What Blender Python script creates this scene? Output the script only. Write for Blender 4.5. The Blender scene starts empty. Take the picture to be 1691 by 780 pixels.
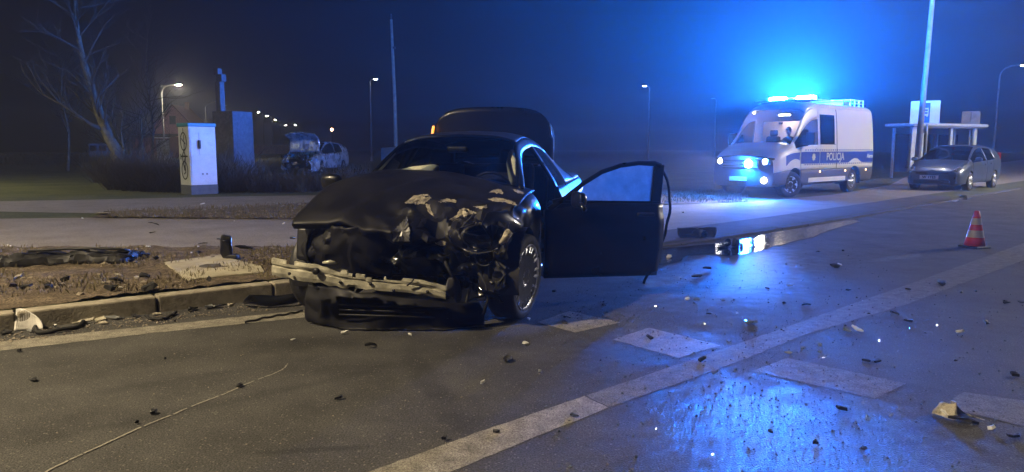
import bpy, bmesh, math, random
from mathutils import Vector, Matrix, noise
from mathutils.bvhtree import BVHTree
R = math.radians
random.seed(7)
scene = bpy.context.scene
COL = scene.collection

# ------------------------------------------------------------------ camera
F, CAMH, HOR, CX, CY = 1200.0, 1.4, 245.0, 845.5, 390.0      # focal length and horizon in photo pixels
PITCH = math.atan((CY - HOR) / F)
cam = bpy.data.cameras.new('camera')
cam.sensor_fit = 'HORIZONTAL'; cam.sensor_width = 36.0
cam.lens = 36.0 * F / 1691.0
cam.clip_start = 0.05; cam.clip_end = 3000
camo = bpy.data.objects.new('camera', cam); COL.objects.link(camo)
camo.location = (0, 0, CAMH); camo.rotation_euler = (R(90) - PITCH, 0, 0)
scene.camera = camo

# ------------------------------------------------------------------ world and exposure
w = bpy.data.worlds.new('World'); scene.world = w; w.use_nodes = True
nt = w.node_tree; bg = nt.nodes['Background']
sky = nt.nodes.new('ShaderNodeTexSky'); sky.sky_type = 'NISHITA'; sky.sun_disc = False
sky.sun_elevation = R(-7.0); sky.sun_rotation = R(200)
nt.links.new(sky.outputs['Color'], bg.inputs['Color']); bg.inputs['Strength'].default_value = 0.02
scene.view_settings.view_transform = 'Standard'; scene.view_settings.look = 'None'
scene.view_settings.exposure = 0.0; scene.view_settings.gamma = 1.0
scene.cycles.max_bounces = 6; scene.cycles.diffuse_bounces = 2; scene.cycles.glossy_bounces = 3
scene.cycles.transparent_max_bounces = 12; scene.cycles.volume_bounces = 0
scene.cycles.sample_clamp_indirect = 4.0; scene.cycles.use_denoising = True
scene.cycles.caustics_reflective = False; scene.cycles.caustics_refractive = False

# light budget (all of it from lamps that stand in the place)
HAZE = 0.0020; HAZE_G = 0.63
BEACON = 84000.0; STROBE = 1700.0; HEAD = 330.0; STREET = 7200.0; STREET_R = 18000.0; STREET_B = 600.0; STREET_L = 5000.0
WARM = (1.0, 0.80, 0.50); COOLW = (1.0, 0.95, 0.85); BLUE = (0.010, 0.17, 1.0)

# ------------------------------------------------------------------ pixel -> place
CP, SP = math.cos(PITCH), math.sin(PITCH)
def ray(u, v):
    a = (u - CX) / F; b = (CY - v) / F
    return Vector((a, CP + b * SP, -SP + b * CP))
def G(u, v, z=0.0):
    r = ray(u, v); t = (z - CAMH) / r.z
    return Vector((r.x * t, r.y * t, z))
def D(u, v, Y):
    r = ray(u, v); t = Y / r.y
    return Vector((r.x * t, Y, CAMH + r.z * t))

# ------------------------------------------------------------------ materials
MATS = {}
def principled(m):
    return m.node_tree.nodes['Principled BSDF']
def mat(name, col, rough=0.6, metal=0.0, var=0.25, scale=12.0, bump=0.0, bscale=60.0, coat=0.0, spec=0.5, emit=None, estr=0.0, rvar=0.12, dirt=None, dscale=3.0, world=False):
    if name in MATS: return MATS[name]
    m = bpy.data.materials.new(name); m.use_nodes = True
    nt = m.node_tree; p = principled(m)
    if world:
        tc = nt.nodes.new('ShaderNodeNewGeometry'); tco = tc.outputs['Position']
    else:
        tc = nt.nodes.new('ShaderNodeTexCoord'); tco = tc.outputs['Object']
    nz = nt.nodes.new('ShaderNodeTexNoise'); nz.inputs['Scale'].default_value = scale; nz.inputs['Detail'].default_value = 6
    nt.links.new(tco, nz.inputs['Vector'])
    ramp = nt.nodes.new('ShaderNodeValToRGB')
    a = [max(0, c * (1 - var)) for c in col]; b = [min(1, c * (1 + var)) for c in col]
    ramp.color_ramp.elements[0].color = (*a, 1); ramp.color_ramp.elements[1].color = (*b, 1)
    ramp.color_ramp.elements[0].position = 0.3; ramp.color_ramp.elements[1].position = 0.7
    nt.links.new(nz.outputs['Fac'], ramp.inputs['Fac'])
    out = ramp.outputs['Color']
    if dirt:
        n2 = nt.nodes.new('ShaderNodeTexNoise'); n2.inputs['Scale'].default_value = dscale; n2.inputs['Detail'].default_value = 8; n2.inputs['Roughness'].default_value = 0.7
        nt.links.new(tco, n2.inputs['Vector'])
        mr = nt.nodes.new('ShaderNodeMapRange'); mr.inputs['From Min'].default_value = 0.48; mr.inputs['From Max'].default_value = 0.68
        nt.links.new(n2.outputs['Fac'], mr.inputs['Value'])
        mx = nt.nodes.new('ShaderNodeMix'); mx.data_type = 'RGBA'
        nt.links.new(mr.outputs['Result'], mx.inputs['Factor']); nt.links.new(out, mx.inputs[6]); mx.inputs[7].default_value = (*dirt, 1)
        out = mx.outputs[2]
    nt.links.new(out, p.inputs['Base Color'])
    mr = nt.nodes.new('ShaderNodeMapRange'); mr.inputs['To Min'].default_value = max(0.02, rough - rvar); mr.inputs['To Max'].default_value = min(1, rough + rvar)
    mr.inputs['From Min'].default_value = 0.3; mr.inputs['From Max'].default_value = 0.7
    nt.links.new(nz.outputs['Fac'], mr.inputs['Value']); nt.links.new(mr.outputs['Result'], p.inputs['Roughness'])
    p.inputs['Metallic'].default_value = metal; p.inputs['Specular IOR Level'].default_value = spec
    p.inputs['Coat Weight'].default_value = coat; p.inputs['Coat Roughness'].default_value = 0.08
    if bump:
        n3 = nt.nodes.new('ShaderNodeTexNoise'); n3.inputs['Scale'].default_value = bscale; n3.inputs['Detail'].default_value = 8
        nt.links.new(tco, n3.inputs['Vector'])
        bp = nt.nodes.new('ShaderNodeBump'); bp.inputs['Strength'].default_value = bump; bp.inputs['Distance'].default_value = 0.02
        nt.links.new(n3.outputs['Fac'], bp.inputs['Height']); nt.links.new(bp.outputs['Normal'], p.inputs['Normal'])
    if emit:
        p.inputs['Emission Color'].default_value = (*emit, 1); p.inputs['Emission Strength'].default_value = estr
    MATS[name] = m
    return m
def glass(name, tint=(0.6, 0.65, 0.7), clear=0.85, rough=0.05, dew=0.0, spec=1.0):
    """thin pane: clear transmission, fresnel gloss and, where wanted, a film of dew that scatters light"""
    if name in MATS: return MATS[name]
    m = bpy.data.materials.new(name); m.use_nodes = True
    nt = m.node_tree; nt.nodes.clear()
    o = nt.nodes.new('ShaderNodeOutputMaterial')
    t = nt.nodes.new('ShaderNodeBsdfTransparent'); t.inputs['Color'].default_value = (*[c * clear for c in tint], 1)
    g = nt.nodes.new('ShaderNodeBsdfGlossy'); g.inputs['Roughness'].default_value = rough; g.inputs['Color'].default_value = (spec, spec, spec, 1)
    fr = nt.nodes.new('ShaderNodeFresnel'); fr.inputs['IOR'].default_value = 1.5
    mx = nt.nodes.new('ShaderNodeMixShader'); nt.links.new(fr.outputs['Fac'], mx.inputs['Fac'])
    nt.links.new(t.outputs[0], mx.inputs[1]); nt.links.new(g.outputs[0], mx.inputs[2])
    s = mx.outputs[0]
    if dew:
        tc = nt.nodes.new('ShaderNodeTexCoord'); nz = nt.nodes.new('ShaderNodeTexNoise'); nz.inputs['Scale'].default_value = 7; nz.inputs['Detail'].default_value = 9; nz.inputs['Roughness'].default_value = 0.7
        nt.links.new(tc.outputs['Object'], nz.inputs['Vector'])
        mr = nt.nodes.new('ShaderNodeMapRange'); mr.inputs['From Min'].default_value = 0.25; mr.inputs['From Max'].default_value = 0.75
        mr.inputs['To Min'].default_value = dew * 0.55; mr.inputs['To Max'].default_value = dew
        nt.links.new(nz.outputs['Fac'], mr.inputs['Value'])
        tl = nt.nodes.new('ShaderNodeBsdfTranslucent'); tl.inputs['Color'].default_value = (0.8, 0.85, 0.9, 1)
        m2 = nt.nodes.new('ShaderNodeMixShader'); nt.links.new(mr.outputs['Result'], m2.inputs['Fac'])
        nt.links.new(s, m2.inputs[1]); nt.links.new(tl.outputs[0], m2.inputs[2]); s = m2.outputs[0]
    nt.links.new(s, o.inputs['Surface'])
    MATS[name] = m
    return m
def emitter(name, col, strength):
    if name in MATS: return MATS[name]
    m = bpy.data.materials.new(name); m.use_nodes = True
    p = principled(m); p.inputs['Base Color'].default_value = (0.8, 0.8, 0.8, 1)
    p.inputs['Emission Color'].default_value = (*col, 1); p.inputs['Emission Strength'].default_value = strength
    MATS[name] = m
    return m

# ------------------------------------------------------------------ mesh helpers
def tag(o, label=None, cat=None, group=None, kind=None):
    if label: o['label'] = label
    if cat: o['category'] = cat
    if group: o['group'] = group
    if kind: o['kind'] = kind
    return o
def empty(name, loc=(0, 0, 0), rz=0.0, label=None, cat=None, group=None, scale=1.0):
    o = bpy.data.objects.new(name, None); COL.objects.link(o)
    o.location = loc; o.rotation_euler = (0, 0, rz); o.scale = (scale,) * 3
    o.empty_display_size = 0.2
    return tag(o, label, cat, group)
class MB:
    """collects vertices and faces of one part"""
    def __init__(s): s.v = []; s.f = []
    def add(s, V, Fc):
        n = len(s.v); s.v += [tuple(p) for p in V]; s.f += [tuple(i + n for i in f) for f in Fc]; return s
    def box(s, size, c=(0, 0, 0), rot=None, taper=1.0):
        x, y, z = [q / 2 for q in size]
        V = [Vector((sx * x * (taper if sz > 0 else 1), sy * y * (taper if sz > 0 else 1), sz * z)) for sz in (-1, 1) for sx, sy in ((-1, -1), (1, -1), (1, 1), (-1, 1))]
        if rot is not None: V = [rot @ p for p in V]
        V = [p + Vector(c) for p in V]
        return s.add(V, [(3, 2, 1, 0), (4, 5, 6, 7), (0, 1, 5, 4), (1, 2, 6, 5), (2, 3, 7, 6), (3, 0, 4, 7)])
    def tube(s, pts, r, n=6, cap=True):
        pts = [Vector(p) for p in pts]; m = len(pts)
        rr = r if isinstance(r, (list, tuple)) else [r] * m
        V = []; ref = Vector((0.31, 0.17, 0.93))
        for i, p in enumerate(pts):
            t = (pts[min(i + 1, m - 1)] - pts[max(i - 1, 0)]).normalized()
            a = t.cross(ref)
            if a.length < 1e-3: a = t.cross(Vector((1, 0, 0)))
            a.normalize(); b = t.cross(a)
            V += [p + (a * math.cos(2 * math.pi * k / n) + b * math.sin(2 * math.pi * k / n)) * rr[i] for k in range(n)]
        Fc = [(i * n + k, i * n + (k + 1) % n, (i + 1) * n + (k + 1) % n, (i + 1) * n + k) for i in range(m - 1) for k in range(n)]
        if cap: Fc += [tuple(range(n))[::-1], tuple((m - 1) * n + k for k in range(n))]
        return s.add(V, Fc)
    def lathe(s, prof, n=24, M=None, close=False):
        """profile of (radius, height) turned about z"""
        V = []
        for r, h in prof:
            V += [Vector((r * math.cos(2 * math.pi * k / n), r * math.sin(2 * math.pi * k / n), h)) for k in range(n)]
        if M is not None: V = [M @ p for p in V]
        m = len(prof)
        Fc = [(i * n + k, i * n + (k + 1) % n, (i + 1) * n + (k + 1) % n, (i + 1) * n + k) for i in range(m - 1) for k in range(n)]
        if close: Fc += [((m - 1) * n + k, (m - 1) * n + (k + 1) % n, (k + 1) % n, k) for k in range(n)]
        else:
            if prof[0][0] > 1e-4: Fc.append(tuple(range(n))[::-1])
            if prof[-1][0] > 1e-4: Fc.append(tuple((m - 1) * n + k for k in range(n)))
        return s.add(V, Fc)
    def prism(s, poly, z0, z1, M=None):
        n = len(poly)
        V = [Vector((x, y, z0)) for x, y in poly] + [Vector((x, y, z1)) for x, y in poly]
        if M is not None: V = [M @ p for p in V]
        return s.add(V, [tuple(range(n))[::-1], tuple(range(n, 2 * n))] + [(i, (i + 1) % n, n + (i + 1) % n, n + i) for i in range(n)])
    def build(s, name, m, parent=None, smooth=False, solid=0.0, bevel=0.0, loc=None, sub=0, sharp=0):
        me = bpy.data.meshes.new(name); me.from_pydata(s.v, [], s.f); me.update()
        bm = bmesh.new(); bm.from_mesh(me); bmesh.ops.recalc_face_normals(bm, faces=bm.faces); bm.to_mesh(me); bm.free()
        for mm in (m if isinstance(m, (list, tuple)) else [m]): me.materials.append(mm)
        o = bpy.data.objects.new(name, me); COL.objects.link(o)
        if smooth: me.polygons.foreach_set('use_smooth', [True] * len(me.polygons))
        if parent is not None: o.parent = parent
        if loc is not None: o.location = loc
        if sharp: me.set_sharp_from_angle(angle=R(sharp))
        if solid:
            q = o.modifiers.new('thickness', 'SOLIDIFY'); q.thickness = solid; q.offset = -1
        if bevel:
            q = o.modifiers.new('edge', 'BEVEL'); q.width = bevel; q.segments = 2; q.limit_method = 'ANGLE'
        if sub:
            q = o.modifiers.new('sub', 'SUBSURF'); q.levels = sub; q.render_levels = sub
        return o
def copy_tree(o, parent=None):
    c = o.copy(); COL.objects.link(c)
    if parent is not None: c.parent = parent
    for ch in [x for x in bpy.data.objects if x.parent == o]: copy_tree(ch, c)
    return c
def lerp(a, b, t): return a + (b - a) * t
def sstep(a, b, x):
    t = max(0.0, min(1.0, (x - a) / (b - a))); return t * t * (3 - 2 * t)
def nvec(p, k): 
    q = Vector(p) * k
    return Vector((noise.noise(q), noise.noise(q + Vector((17, 3, 9))), noise.noise(q + Vector((5, 31, 2)))))

# pchip: smooth but never overshoots
def pchip(ys):
    n = len(ys); d = [ys[i + 1] - ys[i] for i in range(n - 1)]
    m = [0.0] * n
    for i in range(1, n - 1):
        m[i] = 0.0 if d[i - 1] * d[i] <= 0 else 2 * d[i - 1] * d[i] / (d[i - 1] + d[i])
    m[0] = d[0]; m[-1] = d[-1]
    def f(t):
        i = max(0, min(n - 2, int(math.floor(t)))); s = t - i
        h00 = (1 + 2 * s) * (1 - s) ** 2; h10 = s * (1 - s) ** 2; h01 = s * s * (3 - 2 * s); h11 = s * s * (s - 1)
        return h00 * ys[i] + h10 * m[i] + h01 * ys[i + 1] + h11 * m[i + 1]
    return f
class Loft:
    """body of a vehicle: cross-sections along x, each a half profile from sill (0) to roof centre (last)"""
    def __init__(s, stations, deform=None):
        s.st = stations; s.nv = len(stations[0][1]); s.deform = deform
        s.fx = pchip([a[0] for a in stations])
        s.fy = [pchip([a[1][j][0] for a in stations]) for j in range(s.nv)]
        s.fz = [pchip([a[1][j][1] for a in stations]) for j in range(s.nv)]
    def p(s, u, v, side=1):
        ys = pchip([f(u) for f in s.fy]); zs = pchip([f(u) for f in s.fz])
        q = Vector((s.fx(u), ys(v), zs(v)))
        if side < 0: q.y = -q.y
        return s.deform(q) if s.deform else q
    def row(s, u, vs, side):
        ys = pchip([f(u) for f in s.fy]); zs = pchip([f(u) for f in s.fz]); x = s.fx(u)
        out = []
        for v in vs:
            q = Vector((x, side * ys(v), zs(v))); out.append(s.deform(q) if s.deform else q)
        return out
    def grid(s, u0, u1, nu, v0, v1, nv, side=1, off=0.0, arches=(), full=False, gap=0.0):
        us = [u0 + (u1 - u0) * i / nu for i in range(nu + 1)]
        vs = [v0 + (v1 - v0) * j / nv for j in range(nv + 1)]
        rows = []
        for u in us:
            if full: rows.append(s.row(u, vs, 1) + s.row(u, vs[:-1], -1)[::-1])
            else: rows.append(s.row(u, vs, side))
        n = len(rows[0])
        if gap:
            for i in range(len(rows)):
                for r0, r1 in ((0, 1), (-1, -2)):
                    pass
            for j in range(n):
                for a, b in ((0, 1), (-1, -2)):
                    d = rows[b][j] - rows[a][j]
                    if d.length > 1e-6: rows[a][j] = rows[a][j] + d.normalized() * min(gap, d.length * 0.5)
        mb = MB()
        if off:
            N = []
            for i in range(len(rows)):
                N.append([])
                for j in range(n):
                    a = rows[min(i + 1, len(rows) - 1)][j] - rows[max(i - 1, 0)][j]
                    b = rows[i][min(j + 1, n - 1)] - rows[i][max(j - 1, 0)]
                    q = a.cross(b)
                    if q.length > 1e-9: q.normalize()
                    ref = Vector((0, rows[i][j].y, rows[i][j].z - 0.6 if rows[i][j].z > 0.6 else 0.0)) + Vector((0, 0, 0.001))
                    if full and q.z < 0: q = -q
                    if not full and q.y * side < 0: q = -q
                    N[-1].append(q)
            rows = [[rows[i][j] + N[i][j] * off for j in range(n)] for i in range(len(rows))]
        V = [q for r in rows for q in r]; Fc = []
        inside = [any((q.x - ax) ** 2 + (q.z - az) ** 2 < ar * ar for ax, az, ar in arches) for q in V]
        for i in range(nu):
            for j in range(n - 1):
                f = (i * n + j, i * n + j + 1, (i + 1) * n + j + 1, (i + 1) * n + j)
                if all(inside[k] for k in f): continue
                Fc.append(f)
        for k, q in enumerate(V):
            if inside[k]:
                for ax, az, ar in arches:
                    dx, dz = q.x - ax, q.z - az; l = math.hypot(dx, dz)
                    if 1e-6 < l < ar: V[k] = Vector((ax + dx / l * ar, q.y, az + dz / l * ar))
        used = sorted({k for f in Fc for k in f}); mp = {k: i for i, k in enumerate(used)}
        mb.add([V[k] for k in used], [tuple(mp[k] for k in f) for f in Fc])
        return mb
    def cap(s, u, v0, v1, nv, ny=12, bulge=0.0, off=0.0):
        mb = MB(); rows = []
        for j in range(nv + 1):
            v = v0 + (v1 - v0) * j / nv; q = s.p(u, v, 1); rows.append([])
            for k in range(ny + 1):
                t = 1 - 2 * k / ny
                rows[-1].append(Vector((q.x + bulge * (1 - t * t) + off, q.y * t, q.z)))
        V = [q for r in rows for q in r]; n = ny + 1
        mb.add(V, [(i * n + k, i * n + k + 1, (i + 1) * n + k + 1, (i + 1) * n + k) for i in range(nv) for k in range(ny)])
        return mb
def wheel(root, x, y, r, rimr, width, mt, mr, spokes=5, double=True, name='wheel', yaw=0.0, dish=0.02, camber=0.0, md=None):
    """tyre with rim and spokes; axis along y, outer side towards the sign of y"""
    sg = 1 if y > 0 else -1
    M = Matrix.Rotation(-sg * math.pi / 2, 4, 'X')       # lathe axis z -> +-y (outwards)
    h = width / 2
    t = MB().lathe([(rimr, -h * 0.85), (rimr + 0.02, -h * 0.98), (r * 0.93, -h), (r * 0.985, -h * 0.86), (r, -h * 0.55), (r * 0.994, -h * 0.3), (r, -h * 0.25), (r * 0.994, 0), (r, h * 0.25), (r * 0.994, h * 0.3), (r, h * 0.55), (r * 0.985, h * 0.86), (r * 0.93, h), (rimr + 0.02, h * 0.98), (rimr, h * 0.85)], 40, M)
    t.f = t.f[:-2] if False else t.f
    o = t.build(name, mt, root, smooth=True, loc=(x, y - sg * h, r)); o.rotation_euler = (camber * sg, 0, yaw)
    rim = MB().lathe([(rimr * 1.0, -h * 0.8), (rimr * 0.9, -h * 0.6), (rimr * 0.9, h * 0.55), (rimr * 0.95, h * 0.8), (rimr * 1.03, h * 0.93), (rimr * 1.05, h * 0.96), (rimr * 1.03, h * 0.99), (rimr * 0.97, h * 0.9)], 40, M)
    rim.f = [f for f in rim.f if len(f) == 4]
    ro = rim.build('rim', mr, o, smooth=True)
    sp = MB(); sp.lathe([(0.001, h * 0.84), (0.035, h * 0.84), (0.045, h * 0.78), (0.07, h * 0.7), (0.075, h * 0.4)], 20, M)
    for k in range(spokes):
        a = 2 * math.pi * k / spokes
        for da in ((-0.13, 0.13) if double else (0.0,)):
            c0, s0 = math.cos(a + da * 0.6), math.sin(a + da * 0.6); c1, s1 = math.cos(a + da), math.sin(a + da)
            P = [M @ Vector((c0 * 0.05, s0 * 0.05, h * 0.72)), M @ Vector(((c0 + c1) / 2 * rimr * 0.5, (s0 + s1) / 2 * rimr * 0.5, h * 0.78 - dish)), M @ Vector((c1 * rimr * 0.97, s1 * rimr * 0.97, h * 0.82))]
            sp.tube(P, [0.022, 0.017, 0.016] if double else [0.05, 0.042, 0.04], 6)
    sp.build('spokes', mr, o, smooth=True)
    dk = MB().lathe([(rimr * 0.88, -0.03), (rimr * 0.88, 0.0), (0.08, 0.0)], 24, M); dk.build('brake_disc', md or M_['steel'], o)
    return o

# ------------------------------------------------------------------ palette
M_ = {}
M_['black_paint'] = mat('black_paint', (0.006, 0.007, 0.009), 0.32, 0.0, 0.3, 5, coat=0.5, spec=0.4, rvar=.06)
M_['black_plastic'] = mat('black_plastic', (0.012, 0.012, 0.013), 0.5, 0, 0.3, 20, bump=0.15, bscale=90)
M_['rubber'] = mat('rubber', (0.012, 0.012, 0.012), 0.75, 0, 0.3, 15, bump=0.2, bscale=70)
M_['steel'] = mat('steel', (0.32, 0.31, 0.30), 0.38, 1.0, 0.3, 20)
M_['alloy'] = mat('alloy', (0.55, 0.54, 0.52), 0.3, 0.9, 0.2, 14, dirt=(0.12, 0.11, 0.10), dscale=9)
M_['bare_alu'] = mat('bare_alu', (0.52, 0.50, 0.40), 0.45, 0.25, 0.15, 30, bump=0.12, bscale=40, dirt=(0.28, 0.265, 0.21), dscale=14)
M_['cloth'] = mat('cloth', (0.02, 0.02, 0.022), 0.9, 0, 0.2, 40)
M_['airbag'] = mat('airbag', (0.62, 0.63, 0.5), 0.85, 0, 0.12, 30, bump=0.25, bscale=14)
M_['primer'] = mat('primer', (0.44, 0.40, 0.31), 0.55, 0, 0.4, 24, bump=0.5, bscale=40, dirt=(0.05, 0.045, 0.04), dscale=22)
M_['van_white'] = mat('van_white', (0.78, 0.78, 0.78), 0.38, 0, 0.02, 3, coat=0.3, rvar=.02)
M_['van_grey'] = mat('van_grey', (0.07, 0.07, 0.078), 0.55, 0, 0.2, 20)
M_['police_blue'] = mat('police_blue', (0.01, 0.045, 0.42), 0.4, 0, 0.1, 10)
M_['silver_paint'] = mat('silver_paint', (0.055, 0.075, 0.115), 0.34, 0.3, 0.06, 4, coat=0.4, rvar=.03)
M_['wreck_paint'] = mat('wreck_paint', (0.60, 0.68, 0.78), 0.3, 0.4, 0.2, 4, coat=0.5, dirt=(0.08, 0.09, 0.1))
M_['chrome'] = mat('chrome', (0.7, 0.7, 0.7), 0.12, 1.0, 0.1, 10)
M_['white_plastic'] = mat('white_plastic', (0.7, 0.7, 0.68), 0.35, 0, 0.1, 20)
M_['concrete'] = mat('concrete', (0.31, 0.28, 0.22), 0.85, 0, 0.35, 7, bump=0.4, bscale=70, dirt=(0.13, 0.11, 0.085), dscale=4.5, world=True)
M_['slab'] = mat('slab', (0.40, 0.37, 0.28), 0.85, 0, 0.15, 7, bump=0.3, bscale=70, dirt=(0.24, 0.21, 0.15), dscale=2.5)
M_['granite'] = mat('granite', (0.10, 0.10, 0.11), 0.8, 0, 0.35, 9, bump=0.6, bscale=30, dirt=(0.07, 0.07, 0.08), dscale=1.6)
M_['galv'] = mat('galv', (0.24, 0.25, 0.25), 0.55, 0.3, 0.2, 12, dirt=(0.16, 0.155, 0.15))
M_['bark'] = mat('bark', (0.15, 0.135, 0.095), 0.9, 0, 0.55, 7, bump=1.0, bscale=18, dirt=(.07, .065, .05), dscale=5)
M_['twig'] = mat('twig', (0.06, 0.05, 0.036), 0.9, 0, 0.35, 20)
M_['dry_grass'] = mat('dry_grass', (0.135, 0.112, 0.062), 0.9, 0, 0.4, 20)
M_['cone_red'] = mat('cone_red', (0.62, 0.035, 0.03), 0.5, 0, 0.15, 15, dirt=(0.25, 0.03, 0.03), dscale=6)
M_['cone_white'] = mat('cone_white', (0.46, 0.42, 0.36), 0.45, 0, 0.1, 15)
M_['red_lens'] = mat('red_lens', (0.55, 0.02, 0.03), 0.2, 0, 0.1, 20)
M_['glass_dark'] = glass('glass_dark', (0.35, 0.4, 0.45), 0.55)
M_['glass_clear'] = glass('glass_clear', (0.9, 0.95, 1.0), 0.85)
M_['glass_green'] = glass('glass_green', (0.5, 0.9, 0.7), 0.5, dew=0.35)
M_['glass_dew'] = glass('glass_dew', (0.75, 0.9, 1.0), 0.9, dew=0.85)
M_['roof_tile'] = mat('roof_tile', (0.16, 0.06, 0.05), 0.9, 0, 0.3, 5)
M_['pink_wall'] = mat('pink_wall', (0.55, 0.25, 0.21), 0.9, 0, 0.12, 4, bump=0.2)
M_['shed_red'] = mat('shed_red', (0.15, 0.05, 0.045), 0.9, 0, 0.2, 4)
M_['dark_wood'] = mat('dark_wood', (0.05, 0.04, 0.035), 0.8, 0, 0.2, 6)
M_['skin'] = mat('skin', (0.55, 0.30, 0.24), 0.6, 0, 0.08, 20)
M_['navy'] = mat('navy', (0.02, 0.025, 0.05), 0.85, 0, 0.15, 30)
M_['cream'] = mat('cream', (0.62, 0.55, 0.42), 0.7, 0, 0.08, 5)

# ------------------------------------------------------------------ the road and ground
def ground_mat(name, c0, c1, scale=4, fine=120, bump=0.6, rough=0.85, extra=None):
    m = bpy.data.materials.new(name); m.use_nodes = True
    nt = m.node_tree; p = principled(m); N = nt.nodes; L = nt.links
    geo = N.new('ShaderNodeNewGeometry')
    n1 = N.new('ShaderNodeTexNoise'); n1.inputs['Scale'].default_value = scale; n1.inputs['Detail'].default_value = 9; n1.inputs['Roughness'].default_value = 0.65
    L.new(geo.outputs['Position'], n1.inputs['Vector'])
    r = N.new('ShaderNodeValToRGB'); r.color_ramp.elements[0].position = 0.32; r.color_ramp.elements[1].position = 0.68
    r.color_ramp.elements[0].color = (*c0, 1); r.color_ramp.elements[1].color = (*c1, 1)
    L.new(n1.outputs['Fac'], r.inputs['Fac'])
    n2 = N.new('ShaderNodeTexNoise'); n2.inputs['Scale'].default_value = fine; n2.inputs['Detail'].default_value = 4
    L.new(geo.outputs['Position'], n2.inputs['Vector'])
    mr = N.new('ShaderNodeMapRange'); mr.inputs['From Min'].default_value = 0.33; mr.inputs['From Max'].default_value = 0.67; mr.inputs['To Min'].default_value = 0.4; mr.inputs['To Max'].default_value = 1.65
    L.new(n2.outputs['Fac'], mr.inputs['Value'])
    mx = N.new('ShaderNodeMix'); mx.data_type = 'RGBA'; mx.blend_type = 'MULTIPLY'; mx.inputs['Factor'].default_value = 1
    L.new(r.outputs['Color'], mx.inputs[6]); L.new(mr.outputs['Result'], mx.inputs[7])
    col = mx.outputs[2]
    if extra:
        vo = N.new('ShaderNodeTexVoronoi'); vo.inputs['Scale'].default_value = extra; L.new(geo.outputs['Position'], vo.inputs['Vector'])
        sep = N.new('ShaderNodeSeparateColor'); L.new(vo.outputs['Color'], sep.inputs[0])
        m1 = N.new('ShaderNodeMapRange'); m1.inputs['From Min'].default_value = .86; m1.inputs['From Max'].default_value = .97; L.new(sep.outputs[0], m1.inputs['Value'])
        m3 = N.new('ShaderNodeMapRange'); m3.inputs['From Min'].default_value = .5; m3.inputs['From Max'].default_value = .25; L.new(vo.outputs['Distance'], m3.inputs['Value'])
        mm = N.new('ShaderNodeMath'); mm.operation = 'MULTIPLY'; L.new(m1.outputs['Result'], mm.inputs[0]); L.new(m3.outputs['Result'], mm.inputs[1])
        m4 = N.new('ShaderNodeMix'); m4.data_type = 'RGBA'; L.new(mm.outputs[0], m4.inputs['Factor']); L.new(col, m4.inputs[6]); m4.inputs[7].default_value = (.17, .16, .14, 1)
        col = m4.outputs[2]
    p.inputs['Roughness'].default_value = rough; p.inputs['Specular IOR Level'].default_value = 0.35
    bp = N.new('ShaderNodeBump'); bp.inputs['Strength'].default_value = bump; bp.inputs['Distance'].default_value = 0.01
    L.new(n2.outputs['Fac'], bp.inputs['Height'])
    L.new(bp.outputs['Normal'], p.inputs['Normal'])
    L.new(col, p.inputs['Base Color'])
    return m, col, bp, geo
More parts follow.
